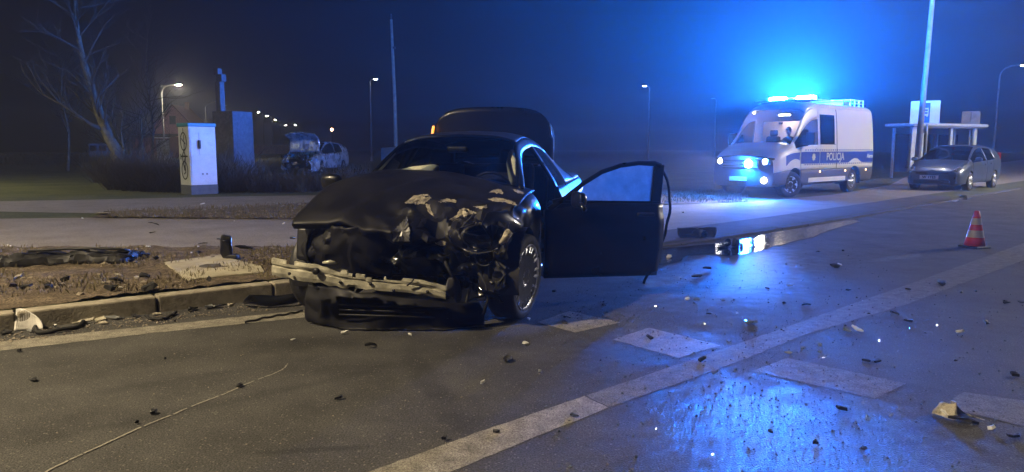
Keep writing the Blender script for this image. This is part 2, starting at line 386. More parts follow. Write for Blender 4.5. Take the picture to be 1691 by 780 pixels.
def wet_setup(m, col, bp, geo, spots, base_rough=0.8, wet_rough=0.15, dark=0.45, marks=()):
    """wet patches and dark stains with outlines of their own, at fixed places on the road"""
    nt = m.node_tree; N = nt.nodes; L = nt.links; p = principled(m)
    def spot_mask(spots, ns, amp):
        acc = None
        nz = N.new('ShaderNodeTexNoise'); nz.inputs['Scale'].default_value = ns; nz.inputs['Detail'].default_value = 8; nz.inputs['Roughness'].default_value = 0.65
        L.new(geo.outputs['Position'], nz.inputs['Vector'])
        for (cx, cy, rx, ry, rot, strength) in spots:
            sub = N.new('ShaderNodeVectorMath'); sub.operation = 'SUBTRACT'; L.new(geo.outputs['Position'], sub.inputs[0]); sub.inputs[1].default_value = (cx, cy, 0)
            rotn = N.new('ShaderNodeVectorRotate'); rotn.rotation_type = 'Z_AXIS'; rotn.inputs['Angle'].default_value = -R(rot); L.new(sub.outputs[0], rotn.inputs['Vector'])
            dv = N.new('ShaderNodeVectorMath'); dv.operation = 'DIVIDE'; L.new(rotn.outputs[0], dv.inputs[0]); dv.inputs[1].default_value = (rx, ry, 1)
            ln = N.new('ShaderNodeVectorMath'); ln.operation = 'LENGTH'; L.new(dv.outputs[0], ln.inputs[0])
            ad = N.new('ShaderNodeMath'); ad.operation = 'MULTIPLY_ADD'; L.new(nz.outputs['Fac'], ad.inputs[0]); ad.inputs[1].default_value = amp; L.new(ln.outputs['Value'], ad.inputs[2])
            mr = N.new('ShaderNodeMapRange'); mr.inputs['From Min'].default_value = 0.45 + amp * 0.5; mr.inputs['From Max'].default_value = 1.25 + amp * 0.5; mr.inputs['To Min'].default_value = strength; mr.inputs['To Max'].default_value = 0
            L.new(ad.outputs[0], mr.inputs['Value'])
            if acc is None: acc = mr.outputs['Result']
            else:
                mm = N.new('ShaderNodeMath'); mm.operation = 'MAXIMUM'; L.new(acc, mm.inputs[0]); L.new(mr.outputs['Result'], mm.inputs[1]); acc = mm.outputs[0]
        return acc
    wet = spot_mask(spots, 6.5, 2.3)
    dk = N.new('ShaderNodeMix'); dk.data_type = 'RGBA'; dk.blend_type = 'MULTIPLY'
    gn = N.new('ShaderNodeTexNoise'); gn.inputs['Scale'].default_value = 105; gn.inputs['Detail'].default_value = 2; gn.inputs['Roughness'].default_value = 0.6
    L.new(geo.outputs['Position'], gn.inputs['Vector'])
    b2 = N.new('ShaderNodeBump'); b2.inputs['Distance'].default_value = 0.02
    ms_ = N.new('ShaderNodeMath'); ms_.operation = 'MULTIPLY'; L.new(wet, ms_.inputs[0]); ms_.inputs[1].default_value = 1.0; L.new(ms_.outputs[0], b2.inputs['Strength'])
    L.new(gn.outputs['Fac'], b2.inputs['Height']); L.new(bp.outputs['Normal'], b2.inputs['Normal']); L.new(b2.outputs['Normal'], p.inputs['Normal'])
    L.new(wet, dk.inputs['Factor']); L.new(col, dk.inputs[6]); dk.inputs[7].default_value = (dark, dark, dark, 1)
    col = dk.outputs[2]
    if marks:
        st = spot_mask(marks, 5.0, 1.4)
        d2 = N.new('ShaderNodeMix'); d2.data_type = 'RGBA'; d2.blend_type = 'MULTIPLY'
        L.new(st, d2.inputs['Factor']); L.new(col, d2.inputs[6]); d2.inputs[7].default_value = (0.5, 0.5, 0.52, 1); col = d2.outputs[2]
    L.new(col, p.inputs['Base Color'])
    rr = N.new('ShaderNodeMapRange'); rr.inputs['To Min'].default_value = base_rough; rr.inputs['To Max'].default_value = wet_rough
    L.new(wet, rr.inputs['Value']); L.new(rr.outputs['Result'], p.inputs['Roughness'])

# wet places on the road: (x, y, rx, ry, rotation, wetness)
WET = [(1.4, 3.4, 0.85, 1.15, 10, 0.68), (2.6, 8.4, 1.1, 2.4, -25, 0.52), (1.0, 5.0, 0.7, 0.5, 35, 0.55), (5.0, 9.3, .75, .16, 35, .55), (4.2, 7.5, 2.6, 3.2, -40, 0.26), (3.2, 4.8, 1.6, 1.8, 0, 0.28)]
STAIN_SHADE = [(-0.55, 4.4, 0.10, 0.95, 18, 0.7), (-1.6, 3.9, .06, 1.1, -52, .45), (-1.2, 5.2, .9, .25, 14, .5), (.25, 4.3, .55, .7, 0, .4), (-2.0, 4.3, .07, .8, -58, .4), (-0.95, 3.25, 0.28, 0.035, 8, 0.8), (-0.3, 5.1, 0.9, 0.35, 10, 0.5), (-1.3, 4.6, 0.5, 0.2, 0, 0.35)]  # stains, and as first entry a shadow edge painted dark into the asphalt
m, col, bp, geo = ground_mat('asphalt', (0.036, 0.035, 0.034), (0.082, 0.080, 0.075), 1.6, 110, 1.0, extra=70)
wet_setup(m, col, bp, geo, WET, marks=STAIN_SHADE); M_['asphalt'] = m
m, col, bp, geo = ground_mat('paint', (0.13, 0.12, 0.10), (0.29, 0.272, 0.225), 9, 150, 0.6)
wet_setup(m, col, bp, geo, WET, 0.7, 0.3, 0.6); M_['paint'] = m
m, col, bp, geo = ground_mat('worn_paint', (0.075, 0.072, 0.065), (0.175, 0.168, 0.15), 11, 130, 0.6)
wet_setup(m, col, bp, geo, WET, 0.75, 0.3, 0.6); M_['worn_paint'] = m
M_['paving'] = ground_mat('paving', (0.18, 0.163, 0.148), (0.25, 0.23, 0.21), 1.6, 140, 0.5)[0]
M_['ramp'] = ground_mat('ramp', (0.06, 0.058, 0.055), (0.09, 0.085, 0.08), 2, 120, 0.6)[0]
M_['soil'] = ground_mat('soil', (0.040, 0.029, 0.017), (0.155, 0.122, 0.088), 6.0, 55, 1.0, 0.95)[0]
M_['field'] = ground_mat('field', (0.04, 0.052, 0.024), (0.10, 0.105, 0.05), 0.6, 30, 1.0, 0.95)[0]
m = bpy.data.materials.new('water'); m.use_nodes = True; p = principled(m)
p.inputs['Base Color'].default_value = (0.012, 0.012, 0.013, 1); p.inputs['Roughness'].default_value = 0.04; p.inputs['IOR'].default_value = 1.36
_nz = m.node_tree.nodes.new('ShaderNodeTexNoise'); _nz.inputs['Scale'].default_value = 15; _ge = m.node_tree.nodes.new('ShaderNodeNewGeometry'); m.node_tree.links.new(_ge.outputs['Position'], _nz.inputs['Vector'])
_bp = m.node_tree.nodes.new('ShaderNodeBump'); _bp.inputs['Strength'].default_value = 0.55; _bp.inputs['Distance'].default_value = 0.008; m.node_tree.links.new(_nz.outputs['Fac'], _bp.inputs['Height']); m.node_tree.links.new(_bp.outputs['Normal'], p.inputs['Normal'])
M_['water'] = m

KL = [(-30, -13.4), (-14, -2.6), (-9, 1.4), (-3.91, 5.42), (-1.98, 6.9), (0.39, 8.7), (1.93, 9.97), (3.1, 11.0), (4.5, 12.3), (6.72, 14.4), (12.2, 19.8), (22, 29.5), (70, 77), (149, 155)]
KL = [Vector((x, y, 0)) for x, y in KL]
def kz(x): return lerp(0.14, 0.03, sstep(0.2, 1.9, x))
def offset_line(pts, d):
    out = []
    for i, p in enumerate(pts):
        t = (pts[min(i + 1, len(pts) - 1)] - pts[max(i - 1, 0)]).normalized()
        out.append(p + Vector((-t.y, t.x, 0)) * d)
    return out
def sheet(name, poly, m, off=0.0, zfun=None, step=None, kind='structure', parent=None, thick=0.0):
    me = bpy.data.meshes.new(name); bm = bmesh.new()
    bm.faces.new([bm.verts.new((q[0], q[1], 0)) for q in poly])
    bmesh.ops.triangulate(bm, faces=bm.faces[:])
    xs = [q[0] for q in poly]; ys = [q[1] for q in poly]
    cuts = []
    if zfun: cuts += [(Vector((x, 0, 0)), Vector((1, 0, 0))) for x in (0.2, 0.5, 0.8, 1.1, 1.4, 1.9) if min(xs) < x < max(xs)]
    if step:
        x = min(xs) + step
        while x < max(xs): cuts.append((Vector((x, 0, 0)), Vector((1, 0, 0)))); x += step
        y = min(ys) + step
        while y < max(ys): cuts.append((Vector((0, y, 0)), Vector((0, 1, 0)))); y += step
    for co, no in cuts:
        bmesh.ops.bisect_plane(bm, geom=bm.verts[:] + bm.edges[:] + bm.faces[:], plane_co=co, plane_no=no)
    for v in bm.verts: v.co.z = (zfun(v.co.x, v.co.y) if zfun else 0.0) + off
    bmesh.ops.recalc_face_normals(bm, faces=bm.faces)
    for f in bm.faces:
        if f.normal.z < 0: f.normal_flip()
        f.smooth = bool(step)
    bm.to_mesh(me); bm.free(); me.materials.append(m)
    o = bpy.data.objects.new(name, me); COL.objects.link(o)
    if parent is not None: o.parent = parent
    if kind: o['kind'] = kind
    return o
kzz = lambda x, y: kz(x)
sheet('road', [(-149, -13.5), (149, -13.5), (149, 470), (-149, 470)], M_['asphalt'])
inner = offset_line(KL, 0.16)
ground_poly = [(p.x, p.y) for p in inner] + [(149, 470), (-149, 470), (-149, -13.4)]
sheet('ground', ground_poly, M_['field'], 0.0, kzz)
def g2(u, v, z=0.14): q = G(u, v, z); return (q.x, q.y)
def on_kerb(x, d=0.165):
    ln = offset_line(KL, d)
    for a, b in zip(ln[:-1], ln[1:]):
        if a.x <= x <= b.x: t = (x - a.x) / (b.x - a.x); return (x, lerp(a.y, b.y, t))
# bare verge between kerb and footpath, uneven
def verge_z(x, y):
    n = noise.noise(Vector((x * 2.2, y * 2.2, 0))) * 0.02 + noise.noise(Vector((x * 7, y * 7, 3))) * 0.022 + noise.noise(Vector((x * 19, y * 19, 5))) * 0.016
    return kz(x) + max(0.0, n + 0.012)
vp = [on_kerb(x, 0.17) for x in (-9, -6, -3.91, -1.98, 0.0, 0.39, 0.8)] + [(0.8, 9.2), (-2.7, 9.22), (-6.6, 9.2), (-11, 9.2)]
sheet('verge', vp, M_['soil'], 0.003, verge_z, 0.055)
# footpath and upper path
fp = [(-60, 9.16), (-11, 9.16), (-2.7, 9.18), (0.8, 9.18)] + [on_kerb(x, 0.17) for x in (0.85, 1.4)] + [on_kerb(x, 1.15) for x in (2.4, 3.6, 5.4, 8.5, 12.2, 22, 60)] + [(60, 86), (22, 40), (14, 27), (9.5, 21.5)] + [g2(1240, 334, .03), g2(1090, 340, .03), g2(920, 343, .05), g2(515, 363), g2(340, 358), g2(170, 360), g2(0, 362), (-60, 13.2)]
sheet('footpath', fp, M_['paving'], 0.006, kzz)
up = [(-60, 15.3)] + [g2(*q) for q in ((0, 350), (170, 353), (350, 347), (515, 337), (920, 328), (920, 318), (515, 323), (340, 326), (170, 330), (0, 333))] + [(-60, 19.6)]
sheet('upper_path', up, M_['paving'], 0.006, kzz)
strip = [g2(*q) for q in ((150, 361), (515, 363.5), (920, 343.5), (920, 327.5), (515, 336.5), (350, 346.5), (172, 352.5))]
sheet('soil_strip', strip, M_['soil'], 0.004, lambda x, y: verge_z(x, y) + 0.004, 0.14)
strip2 = [g2(u, v, .03) for u, v in ((920, 343.2), (1090, 339.8), (1240, 333.8), (1225, 318), (1100, 314), (920, 318))]
sheet('grass_strip', strip2, M_['soil'], 0.004, lambda x, y: verge_z(x, y) + 0.004, 0.16)
rp = [on_kerb(x, 0.17) for x in (1.4, 1.93, 3.1, 4.5, 6.72, 9, 12.2)] + [on_kerb(x, 1.15) for x in (12.2, 8.5, 5.4, 3.6, 2.4)]
sheet('dropped_kerb_ramp', rp, M_['ramp'], 0.010, kzz)
# far meadow, paler dead grass left of the bushes
# kerb of single stones
kerb = empty('kerb', (0, 0, 0)); kerb['kind'] = 'structure'
pos = 0.0; segs = [(a, b, (b - a).length) for a, b in zip(KL[1:12], KL[2:12])]
total = sum(s[2] for s in segs)
def along(d):
    for a, b, l in segs:
        if d <= l: return a + (b - a) * (d / l), (b - a).normalized()
        d -= l
    return segs[-1][1], (segs[-1][1] - segs[-1][0]).normalized()
kmesh = {}
i = 0
while pos < 42:
    c, t = along(pos + 0.5); nrm = Vector((-t.y, t.x, 0)); h = kz(c.x)
    key = round(h, 2)
    hh = h + 0.18 + random.uniform(-0.004, 0.004)
    o = MB().box((0.985, 0.155, hh), (0, 0, 0)).build('kerb_stone', M_['concrete'] if c.x < 1.5 else M_['ramp'], kerb, bevel=0.014)
    o.location = c + nrm * 0.08 + Vector((0, 0, h - hh / 2 + random.uniform(0, 0.006))); o.rotation_euler = (0, 0, math.atan2(t.y, t.x) + random.uniform(-0.006, 0.006))
    pos += 1.0; i += 1
# road markings
def marking(name, poly, m=None):
    out = []
    for i, p in enumerate(poly):
        q = poly[(i + 1) % len(poly)]; n = max(3, int(math.hypot(q[0] - p[0], q[1] - p[1]) / .05))
        for k in range(n):
            x, y = lerp(p[0], q[0], k / n), lerp(p[1], q[1], k / n); d = nvec((x, y, 3), 14) * .010 + nvec((x, y, 8), 45) * .006; out.append((x + d.x, y + d.y))
    return sheet(name, out, m or M_['paint'], 0.0025)
edge = [g2(-40, 588, 0), g2(0, 580, 0), g2(250, 551, 0), g2(500, 525, 0), g2(760, 490, 0), g2(758, 480, 0), g2(500, 513, 0), g2(250, 539, 0), g2(0, 565, 0), g2(-40, 572, 0)]
marking('edge_line', edge)
lane = [g2(*q, 0) for q in ((560, 800), (610, 780), (800, 711), (965, 655), (1005, 674), (880, 724), (745, 780), (700, 800))]
marking('lane_line', lane)
lane = [g2(*q, 0) for q in ((968, 654), (1150, 592), (1300, 540), (1500, 470), (1691, 402), (1800, 362), (1810, 386), (1691, 430), (1500, 502), (1330, 553), (1200, 605), (1008, 673))]
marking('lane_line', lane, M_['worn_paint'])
for q in (((888, 533), (940, 514), (1025, 533), (950, 550)), ((1012, 561), (1072, 542), (1190, 571), (1120, 592)), ((1243, 613), (1300, 592), (1497, 634), (1445, 659)), ((1555, 672), (1590, 648), (1760, 672), (1735, 716))):
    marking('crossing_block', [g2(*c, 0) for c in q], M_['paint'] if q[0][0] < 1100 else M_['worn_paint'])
# standing water along the kerb
pud = [(1060, 414), (1120, 409), (1177, 404), (1213, 399.5), (1300, 380), (1350, 371), (1403, 363), (1422, 366), (1376, 379), (1345, 391), (1300, 402), (1255, 415), (1222, 421), (1205, 424), (1178, 420), (1135, 423), (1125, 432), (1085, 440), (1060, 449), (1005, 452), (960, 448), (985, 430)]
def wobble(poly, n=4, amp=0.035, seed=0):
    out = []
    for i, p in enumerate(poly):
        q = poly[(i + 1) % len(poly)]
        for k in range(n):
            t = k / n; x, y = lerp(p[0], q[0], t), lerp(p[1], q[1], t)
            d = nvec((x, y, seed), 3.1) * amp * (2.0 if k else 0.5); out.append((x + d.x, y + d.y))
    return out
sheet('puddle', wobble([g2(*q, 0) for q in pud], 4, 0.03), M_['water'], 0.007)
# chalk line drawn on the asphalt
cl = [(60, 795), (80, 779), (120, 759), (170, 736), (240, 704), (280, 688), (325, 669), (370, 652), (420, 630), (455, 617), (470, 609), (475, 602)]
pts = [G(*q, 0) for q in cl]; fxs = pchip([p.x for p in pts]); fys = pchip([p.y for p in pts])
mb = MB(); V = []
N = 150
for k in range(N + 1):
    t = k / N * (len(pts) - 1); p = Vector((fxs(t), fys(t), 0.005)); q = Vector((fxs(min(t + .05, len(pts) - 1)), fys(min(t + .05, len(pts) - 1)), 0.005)) if k < N else p + Vector((0.01, 0.03, 0))
    d = (q - p).normalized(); nn = Vector((-d.y, d.x, 0)); wd = 0.0055 + 0.003 * noise.noise(p * 40)
    j = nn * 0.004 * noise.noise(p * 25)
    V += [p + nn * wd + j, p - nn * wd + j]
mb.add(V, [(2 * k, 2 * k + 1, 2 * k + 3, 2 * k + 2) for k in range(N) if noise.noise(V[2 * k] * 60) > -0.42])
tag(mb.build('chalk_line', mat('chalk', (.25, .235, .20), .9, 0, .3, 80, world=True)), kind='structure')

# ------------------------------------------------------------------ wrecked black saloon
CAR_C = Vector((-0.80, 6.10, 0)); CAR_RZ = R(-102.0); CAR_S = 1.06
car = empty('wrecked_car', CAR_C, CAR_RZ, 'black saloon with smashed front, buckled bonnet and open driver door', 'car', scale=CAR_S)
CAR_M = Matrix.Translation(CAR_C) @ Matrix.Rotation(CAR_RZ, 4, 'Z') @ Matrix.Scale(CAR_S, 4)
CAR_I = CAR_M.inverted()
def cl_(p): return CAR_I @ Vector(p)
def crush(p):
    x, y, z = p
    wgt = sstep(-0.45, 0.35, x)
    if wgt > 0:
        d = nvec(p, 3.2) * 0.07 * wgt + nvec(p, 9.0) * 0.028 * wgt
        p = p + d
        p.x -= 0.12 * wgt * sstep(0.2, 0.9, y)
        p.y -= 0.10 * wgt * sstep(0.3, 0.9, abs(y)) * (1 if y > 0 else -1)
    return p
low = [(.70, .22), (.87, .27), (.91, .55), (.915, .78)]
ST = [(-4.00, [(.66, .30), (.76, .34), (.80, .58), (.80, .80), (.74, .96), (.70, .99), (.66, 1.0), (.4, 1.01), (0, 1.015)]),
      (-3.85, [(.68, .24), (.84, .28), (.88, .56), (.88, .80), (.82, .97), (.76, 1.01), (.72, 1.02), (.4, 1.035), (0, 1.04)]),
      (-3.55, low + [(.85, .97), (.77, 1.02), (.72, 1.03), (.4, 1.05), (0, 1.055)]),
      (-3.05, low + [(.86, .96), (.74, 1.06), (.69, 1.09), (.4, 1.12), (0, 1.13)]),
      (-2.45, low + [(.86, .95), (.60, 1.30), (.53, 1.375), (.32, 1.425), (0, 1.44)]),
      (-1.75, low + [(.865, .94), (.61, 1.34), (.54, 1.425), (.32, 1.48), (0, 1.495)]),
      (-1.20, low + [(.87, .93), (.62, 1.29), (.555, 1.375), (.32, 1.435), (0, 1.45)]),
      (-0.50, low + [(.87, .91), (.77, .985), (.72, 1.00), (.4, 1.02), (0, 1.03)]),
      (-0.10, low + [(.86, .88), (.80, .91), (.76, .92), (.4, .95), (0, .96)]),
      (0.30, [(.68, .22), (.86, .27), (.90, .55), (.89, .72), (.83, .82), (.77, .85), (.73, .86), (.4, .88), (0, .89)]),
      (0.52, [(.60, .24), (.74, .28), (.78, .52), (.77, .66), (.72, .74), (.68, .76), (.64, .77), (.4, .78), (0, .79)])]
LC = Loft(ST, crush)
BP = M_['black_paint']
arF = (0.0, .345, .37); arR = (-2.89, .345, .37)
for s in (1, -1):
    LC.grid(0, 4, 60, 0, 4, 22, s, arches=(arR,), gap=.004).build('rear_quarter', BP, car, True, .02)
    rd = LC.grid(4, 5, 14, .9, 4, 14, s, gap=.004).build('rear_door', BP, car, True, .03)
    MB().box((.17, .025, .03), (-2.32, s * .925, .80)).build('handle', M_['black_plastic'], rd, bevel=.008)
    LC.grid(4, 7, 20, 0, .9, 5, s).build('sill', BP, car, True, .03)
    LC.grid(7, 10, 46, 0, 4.6, 26, s, arches=(arF,)).build('front_wing', BP, car, True, .012)
    LC.grid(0, 3, 14, 4, 5, 4, s).build('boot_gutter', BP, car, True, .02)
    LC.grid(3, 4.15, 8, 4, 5, 8, s).build('rear_pillar', BP, car, True, .03)
    LC.grid(4.95, 5.12, 3, 4, 5, 8, s).build('door_pillar', BP, car, True, .03)
    LC.grid(4.15, 4.95, 6, 4, 5, 6, s).build('side_window', M_['glass_dark'], car, True)
    LC.grid(3, 7.0, 30, 5, 6, 4, s).build('roof_rail', BP, car, True, .03)
    # wheel wells
    for (ax, az, ar) in (arF, arR):
        mb = MB(); n = 20
        for k in range(n + 1):
            a = math.pi * (-.08 + 1.16 * k / n)
            for yy in (.60, .90 if ax > -1 else .91): mb.v.append((ax + math.cos(a) * ar * 1.0, s * yy, az + math.sin(a) * ar))
        mb.f = [(2 * k, 2 * k + 1, 2 * k + 3, 2 * k + 2) for k in range(n)]
        mb.build('wheel_arch_liner', M_['black_plastic'], car, True)
LC.grid(5.12, 6.75, 10, 4, 5, 6, -1).build('side_window', M_['glass_dark'], car, True)
fd = LC.grid(5, 7, 24, .9, 4, 14, -1, gap=.004).build('front_door', BP, car, True, .03)
MB().box((.17, .025, .03), (-1.55, -.925, .80)).build('handle', M_['black_plastic'], fd, bevel=.008)
LC.grid(4, 6, 20, 6, 8, 8, full=True).build('roof', mat('roof_black', (.012, .012, .014), .42, 0, .3, 4, coat=.25, spec=.6, rvar=.08), car, True, .03)
LC.grid(6, 7, 10, 6, 8, 8, full=True).build('windscreen', glass('glass_windscreen', (.75, .8, .85), .8, .06, dew=0.03), car, True)
LC.grid(3, 4, 8, 6, 8, 8, full=True).build('rear_window', M_['glass_dark'], car, True)
LC.cap(0, 0, 4, 10, bulge=-.08).build('rear_bumper', BP, car, True, .03)
# floor, bulkhead, boot floor, cabin
MB().box((3.6, 1.25, .10), (-2.15, 0, .28)).build('underbody', M_['black_plastic'], car)
MB().box((.10, 1.36, .62), (-.42, 0, .62)).build('bulkhead', M_['black_plastic'], car)
MB().box((.06, 1.3, .55), (-3.0, 0, .75)).build('seat_bulkhead', M_['cloth'], car)
for s in (1, -1):
    seat = MB(); seat.box((.52, .50, .16), (-1.45, s * .37, .50)); seat.box((.14, .48, .62), (-1.78, s * .37, .86), Matrix.Rotation(R(-14), 3, 'Y'))
    st = seat.build('front_seat', M_['cloth'], car, bevel=.04)
    MB().box((.09, .26, .18), (-1.89, s * .37, 1.22)).build('headrest', M_['cloth'], st, bevel=.04)
MB().box((.16, 1.2, .6), (-2.75, 0, .82), Matrix.Rotation(R(-18), 3, 'Y')).build('rear_seat', M_['cloth'], car, bevel=.04)
MB().box((.42, 1.36, .22), (-.72, 0, .86)).build('dashboard', M_['black_plastic'], car, bevel=.05)
M = Matrix.Translation((-1.02, .37, .93)) @ Matrix.Rotation(R(-65), 4, 'Y')
sw = MB().lathe([(.19 + .014 * math.cos(a), .014 * math.sin(a)) for a in [2 * math.pi * k / 8 for k in range(8)]], 28, M, close=True)
sw.box((.03, .36, .02), M @ Vector((0, 0, 0)), Matrix.Rotation(R(25), 3, 'Y')).build('steering_wheel', M_['black_plastic'], car, True)
# spent airbags: passenger bag over the dashboard, driver bag, curtain at the left pillar
def cushion(name, c, size, rot, seed, m):
    mb = MB(); nu, nv = 18, 12; V = []
    for i in range(nu + 1):
        for j in range(nv):
            th = math.pi * i / nu; ph = 2 * math.pi * j / nv
            q = Vector((math.sin(th) * math.cos(ph), math.cos(th), math.sin(th) * math.sin(ph)))
            q = Vector([math.copysign(abs(k) ** 0.8, k) for k in q])
            q += nvec(q + Vector((seed, 0, 0)), 1.8) * .22
            V.append(rot @ Vector((q.x * size[0], q.y * size[1], q.z * size[2])) + Vector(c))
    mb.add(V, [(i * nv + j, i * nv + (j + 1) % nv, (i + 1) * nv + (j + 1) % nv, (i + 1) * nv + j) for i in range(nu) for j in range(nv)])
    return mb.build(name, m, car, True)
cushion('airbag', (-.80, -.40, 1.055), (.13, .33, .085), Matrix.Rotation(R(12), 3, 'X'), 3, M_['airbag'])
cushion('airbag', (-1.06, .38, .96), (.07, .20, .16), Matrix.Rotation(R(-20), 3, 'Y'), 9, M_['cloth'])
for s, x0 in ((1, -.72), (-1, -.8)):
    mb = MB(); P = [LC.p(6.92, 6.22, s), LC.p(6.75, 6.26, s), LC.p(6.5, 6.28, s), LC.p(6.3, 6.26, s)] if s > 0 else [LC.p(6.9, 6.05, s), LC.p(6.7, 6.05, s), LC.p(6.5, 6.05, s), LC.p(6.3, 6.05, s)]
    P = [p + Vector((-.06, 0, -.02)) for p in P]
    mb.tube(P, [.03, .05, .055, .03] if s > 0 else [.012, .02, .02, .012], 8); mb.build('pillar_trim', M_['airbag'], car, True)
MB().box((.05, .20, .06), (-1.16, 0, 1.31)).build('interior_mirror', M_['black_plastic'], car, bevel=.02)
# raised boot lid
lid = MB(); V = []; nx, ny = 12, 24
for side in (0, 1):
    for i in range(nx + 1):
        for j in range(ny + 1):
            a, b = i / nx, 2 * j / ny - 1
            wd = .74 * (1 - .10 * max(0, a - .8) ** 2 * 12)
            z = 1.06 + (.76 - .045 * b * b - .17 * abs(b) ** 7) * a
            x = -3.22 + .06 * a - .11 * math.sin(a * 1.9) - .05 * b * b + (.022 if side else 0) + (.02 * (1 - abs(b) ** 6) * (1 - (2 * a - 1) ** 8) * 0.6 if side else 0)
            V.append((x - .10 * b, b * wd - .17, z))
n1 = (nx + 1) * (ny + 1); idx = lambda s, i, j: s * n1 + i * (ny + 1) + j
Fc = []
for s in (0, 1):
    Fc += [(idx(s, i, j), idx(s, i, j + 1), idx(s, i + 1, j + 1), idx(s, i + 1, j)) for i in range(nx) for j in range(ny)]
rim = [(0, j) for j in range(ny)] + [(i, ny) for i in range(nx)] + [(nx, j) for j in range(ny, 0, -1)] + [(i, 0) for i in range(nx, 0, -1)]
for k in range(len(rim)):
    a, b = rim[k], rim[(k + 1) % len(rim)]; Fc.append((idx(0, *a), idx(0, *b), idx(1, *b), idx(1, *a)))
lid.add(V, Fc); lo = lid.build('boot_lid', BP, car, True)
for s in (1, -1):
    MB().tube([(-3.10, s * .52 - .06, .98), (-3.06, s * .55 - .11, 1.16), (-3.14, s * .56 - .14, 1.34)], .014, 6).build('lid_strut', M_['steel'], car, True)
    mb = MB(); mb.box((.04, .028, .15), (-3.22 - .1 * s, s * .715 - .17, 1.52), Matrix.Rotation(R(s * 10), 3, 'X'))
    mb.build('lid_lamp', emitter('amber_lamp', (1.0, .30, .02), 2.2) if s < 0 else M_['black_plastic'], lo, bevel=.012)
# buckled bonnet
hx = [-.60, -.28, .08, .36, .52, .585, .55]
hy = [-.80, -.45, 0, .4, .84]
hz = [[1.07, 1.135, 1.125, 1.06, .97], [1.045, 1.105, 1.085, 1.01, .955], [.975, 1.02, .985, .91, .89], [.885, .92, .85, .765, .775], [.83, .84, .765, .69, .70], [.775, .775, .70, .63, .64], [.735, .73, .655, .585, .60]]
cols = [pchip([r[j] for r in hz]) for j in range(5)]; fhx = pchip(hx); fhy = pchip(hy)
def hood_pt(t, s):
    z = pchip([c(t) for c in cols])(s); x = fhx(t); y = fhy(s)
    wf = sstep(-.1, .45, x)
    y *= 1 - .04 * wf
    cr = wf * sstep(-.35, .35, y)
    p = Vector((x - .16 * sstep(-.1, .6, y) * wf, y, z))
    p += nvec(p, 2.6) * Vector((.03, .02, .05)).length * .35 * wf
    d = nvec(p, 6.0); e = nvec(p, 13.0)
    p += Vector((d.x * .05, d.y * .03, d.z * .075 + e.z * .03)) * cr
    f1 = Vector((p.x * 5.1, p.y * 3.3, 1.7)); f2 = Vector((p.x * 9.0, p.y * 7.0, 6.2))
    p.z += cr * (.075 * (.5 - 2.2 * abs(noise.noise(f1))) + .035 * (.5 - 2 * abs(noise.noise(f2))))
    p.x += cr * .05 * (.5 - 2 * abs(noise.noise(f2 + Vector((3, 3, 3)))))
    # one long fold across the undamaged half
    p.z += .022 * max(0, 1 - abs(p.y + .12 + .55 * (p.x - .1)) / .10) * sstep(-.5, .1, x) * (1 - cr)
    return p
nx, ny = 56, 70; V = [hood_pt(6 * i / nx, 4 * j / ny) for i in range(nx + 1) for j in range(ny + 1)]
mb = MB(); mb.add(V, [(i * (ny + 1) + j, i * (ny + 1) + j + 1, (i + 1) * (ny + 1) + j + 1, (i + 1) * (ny + 1) + j) for i in range(nx) for j in range(ny)])
M_['dusty_black'] = mat('dusty_black', (.009, .009, .011), .5, 0, .35, 4, spec=.22, rvar=.1, dirt=(.014, .014, .0145), dscale=3)
hood = mb.build('bonnet', M_['dusty_black'], car, True, .012, sharp=16)
HV, HF = list(mb.v), list(mb.f)
# crumpled front sheet metal on the driver's side
V = []; nx, ny = 34, 60
for i in range(nx + 1):
    for j in range(ny + 1):
        a, b = i / nx, j / ny
        y = lerp(-.20, .80, b); z = lerp(.30 + .10 * math.sin(b * 5), .68, a)
        p = Vector((.40 - .10 * sstep(0, .9, b) + .06 * math.sin(a * 3), y, z))
        d = nvec(p, 5.0); e = nvec(p, 12.0)
        f1 = Vector((p.y * 4.2, p.z * 5.5, 2.2)); f2 = Vector((p.y * 9, p.z * 11, 7.7))
        p += Vector((d.x * .07 + .11 * (.5 - 2.2 * abs(noise.noise(f1))) + .05 * (.5 - 2 * abs(noise.noise(f2))), d.y * .05, d.z * .05 + .03 * (.5 - 2 * abs(noise.noise(f2 + Vector((4, 0, 0))))))); V.append(p)
mb = MB(); mb.add(V, [(i * (ny + 1) + j, i * (ny + 1) + j + 1, (i + 1) * (ny + 1) + j + 1, (i + 1) * (ny + 1) + j) for i in range(nx) for j in range(ny) if noise.noise(Vector((j * .12, i * .16, 4))) < .33])
front = mb.build('crushed_front_panel', BP, car, True, .006, sharp=18)
HF += [tuple(k + len(HV) for k in f) for f in mb.f]; HV += mb.v
bvh = BVHTree.FromPolygons([CAR_M @ Vector(v) for v in HV], HF)
camp = Vector((0, 0, CAMH))
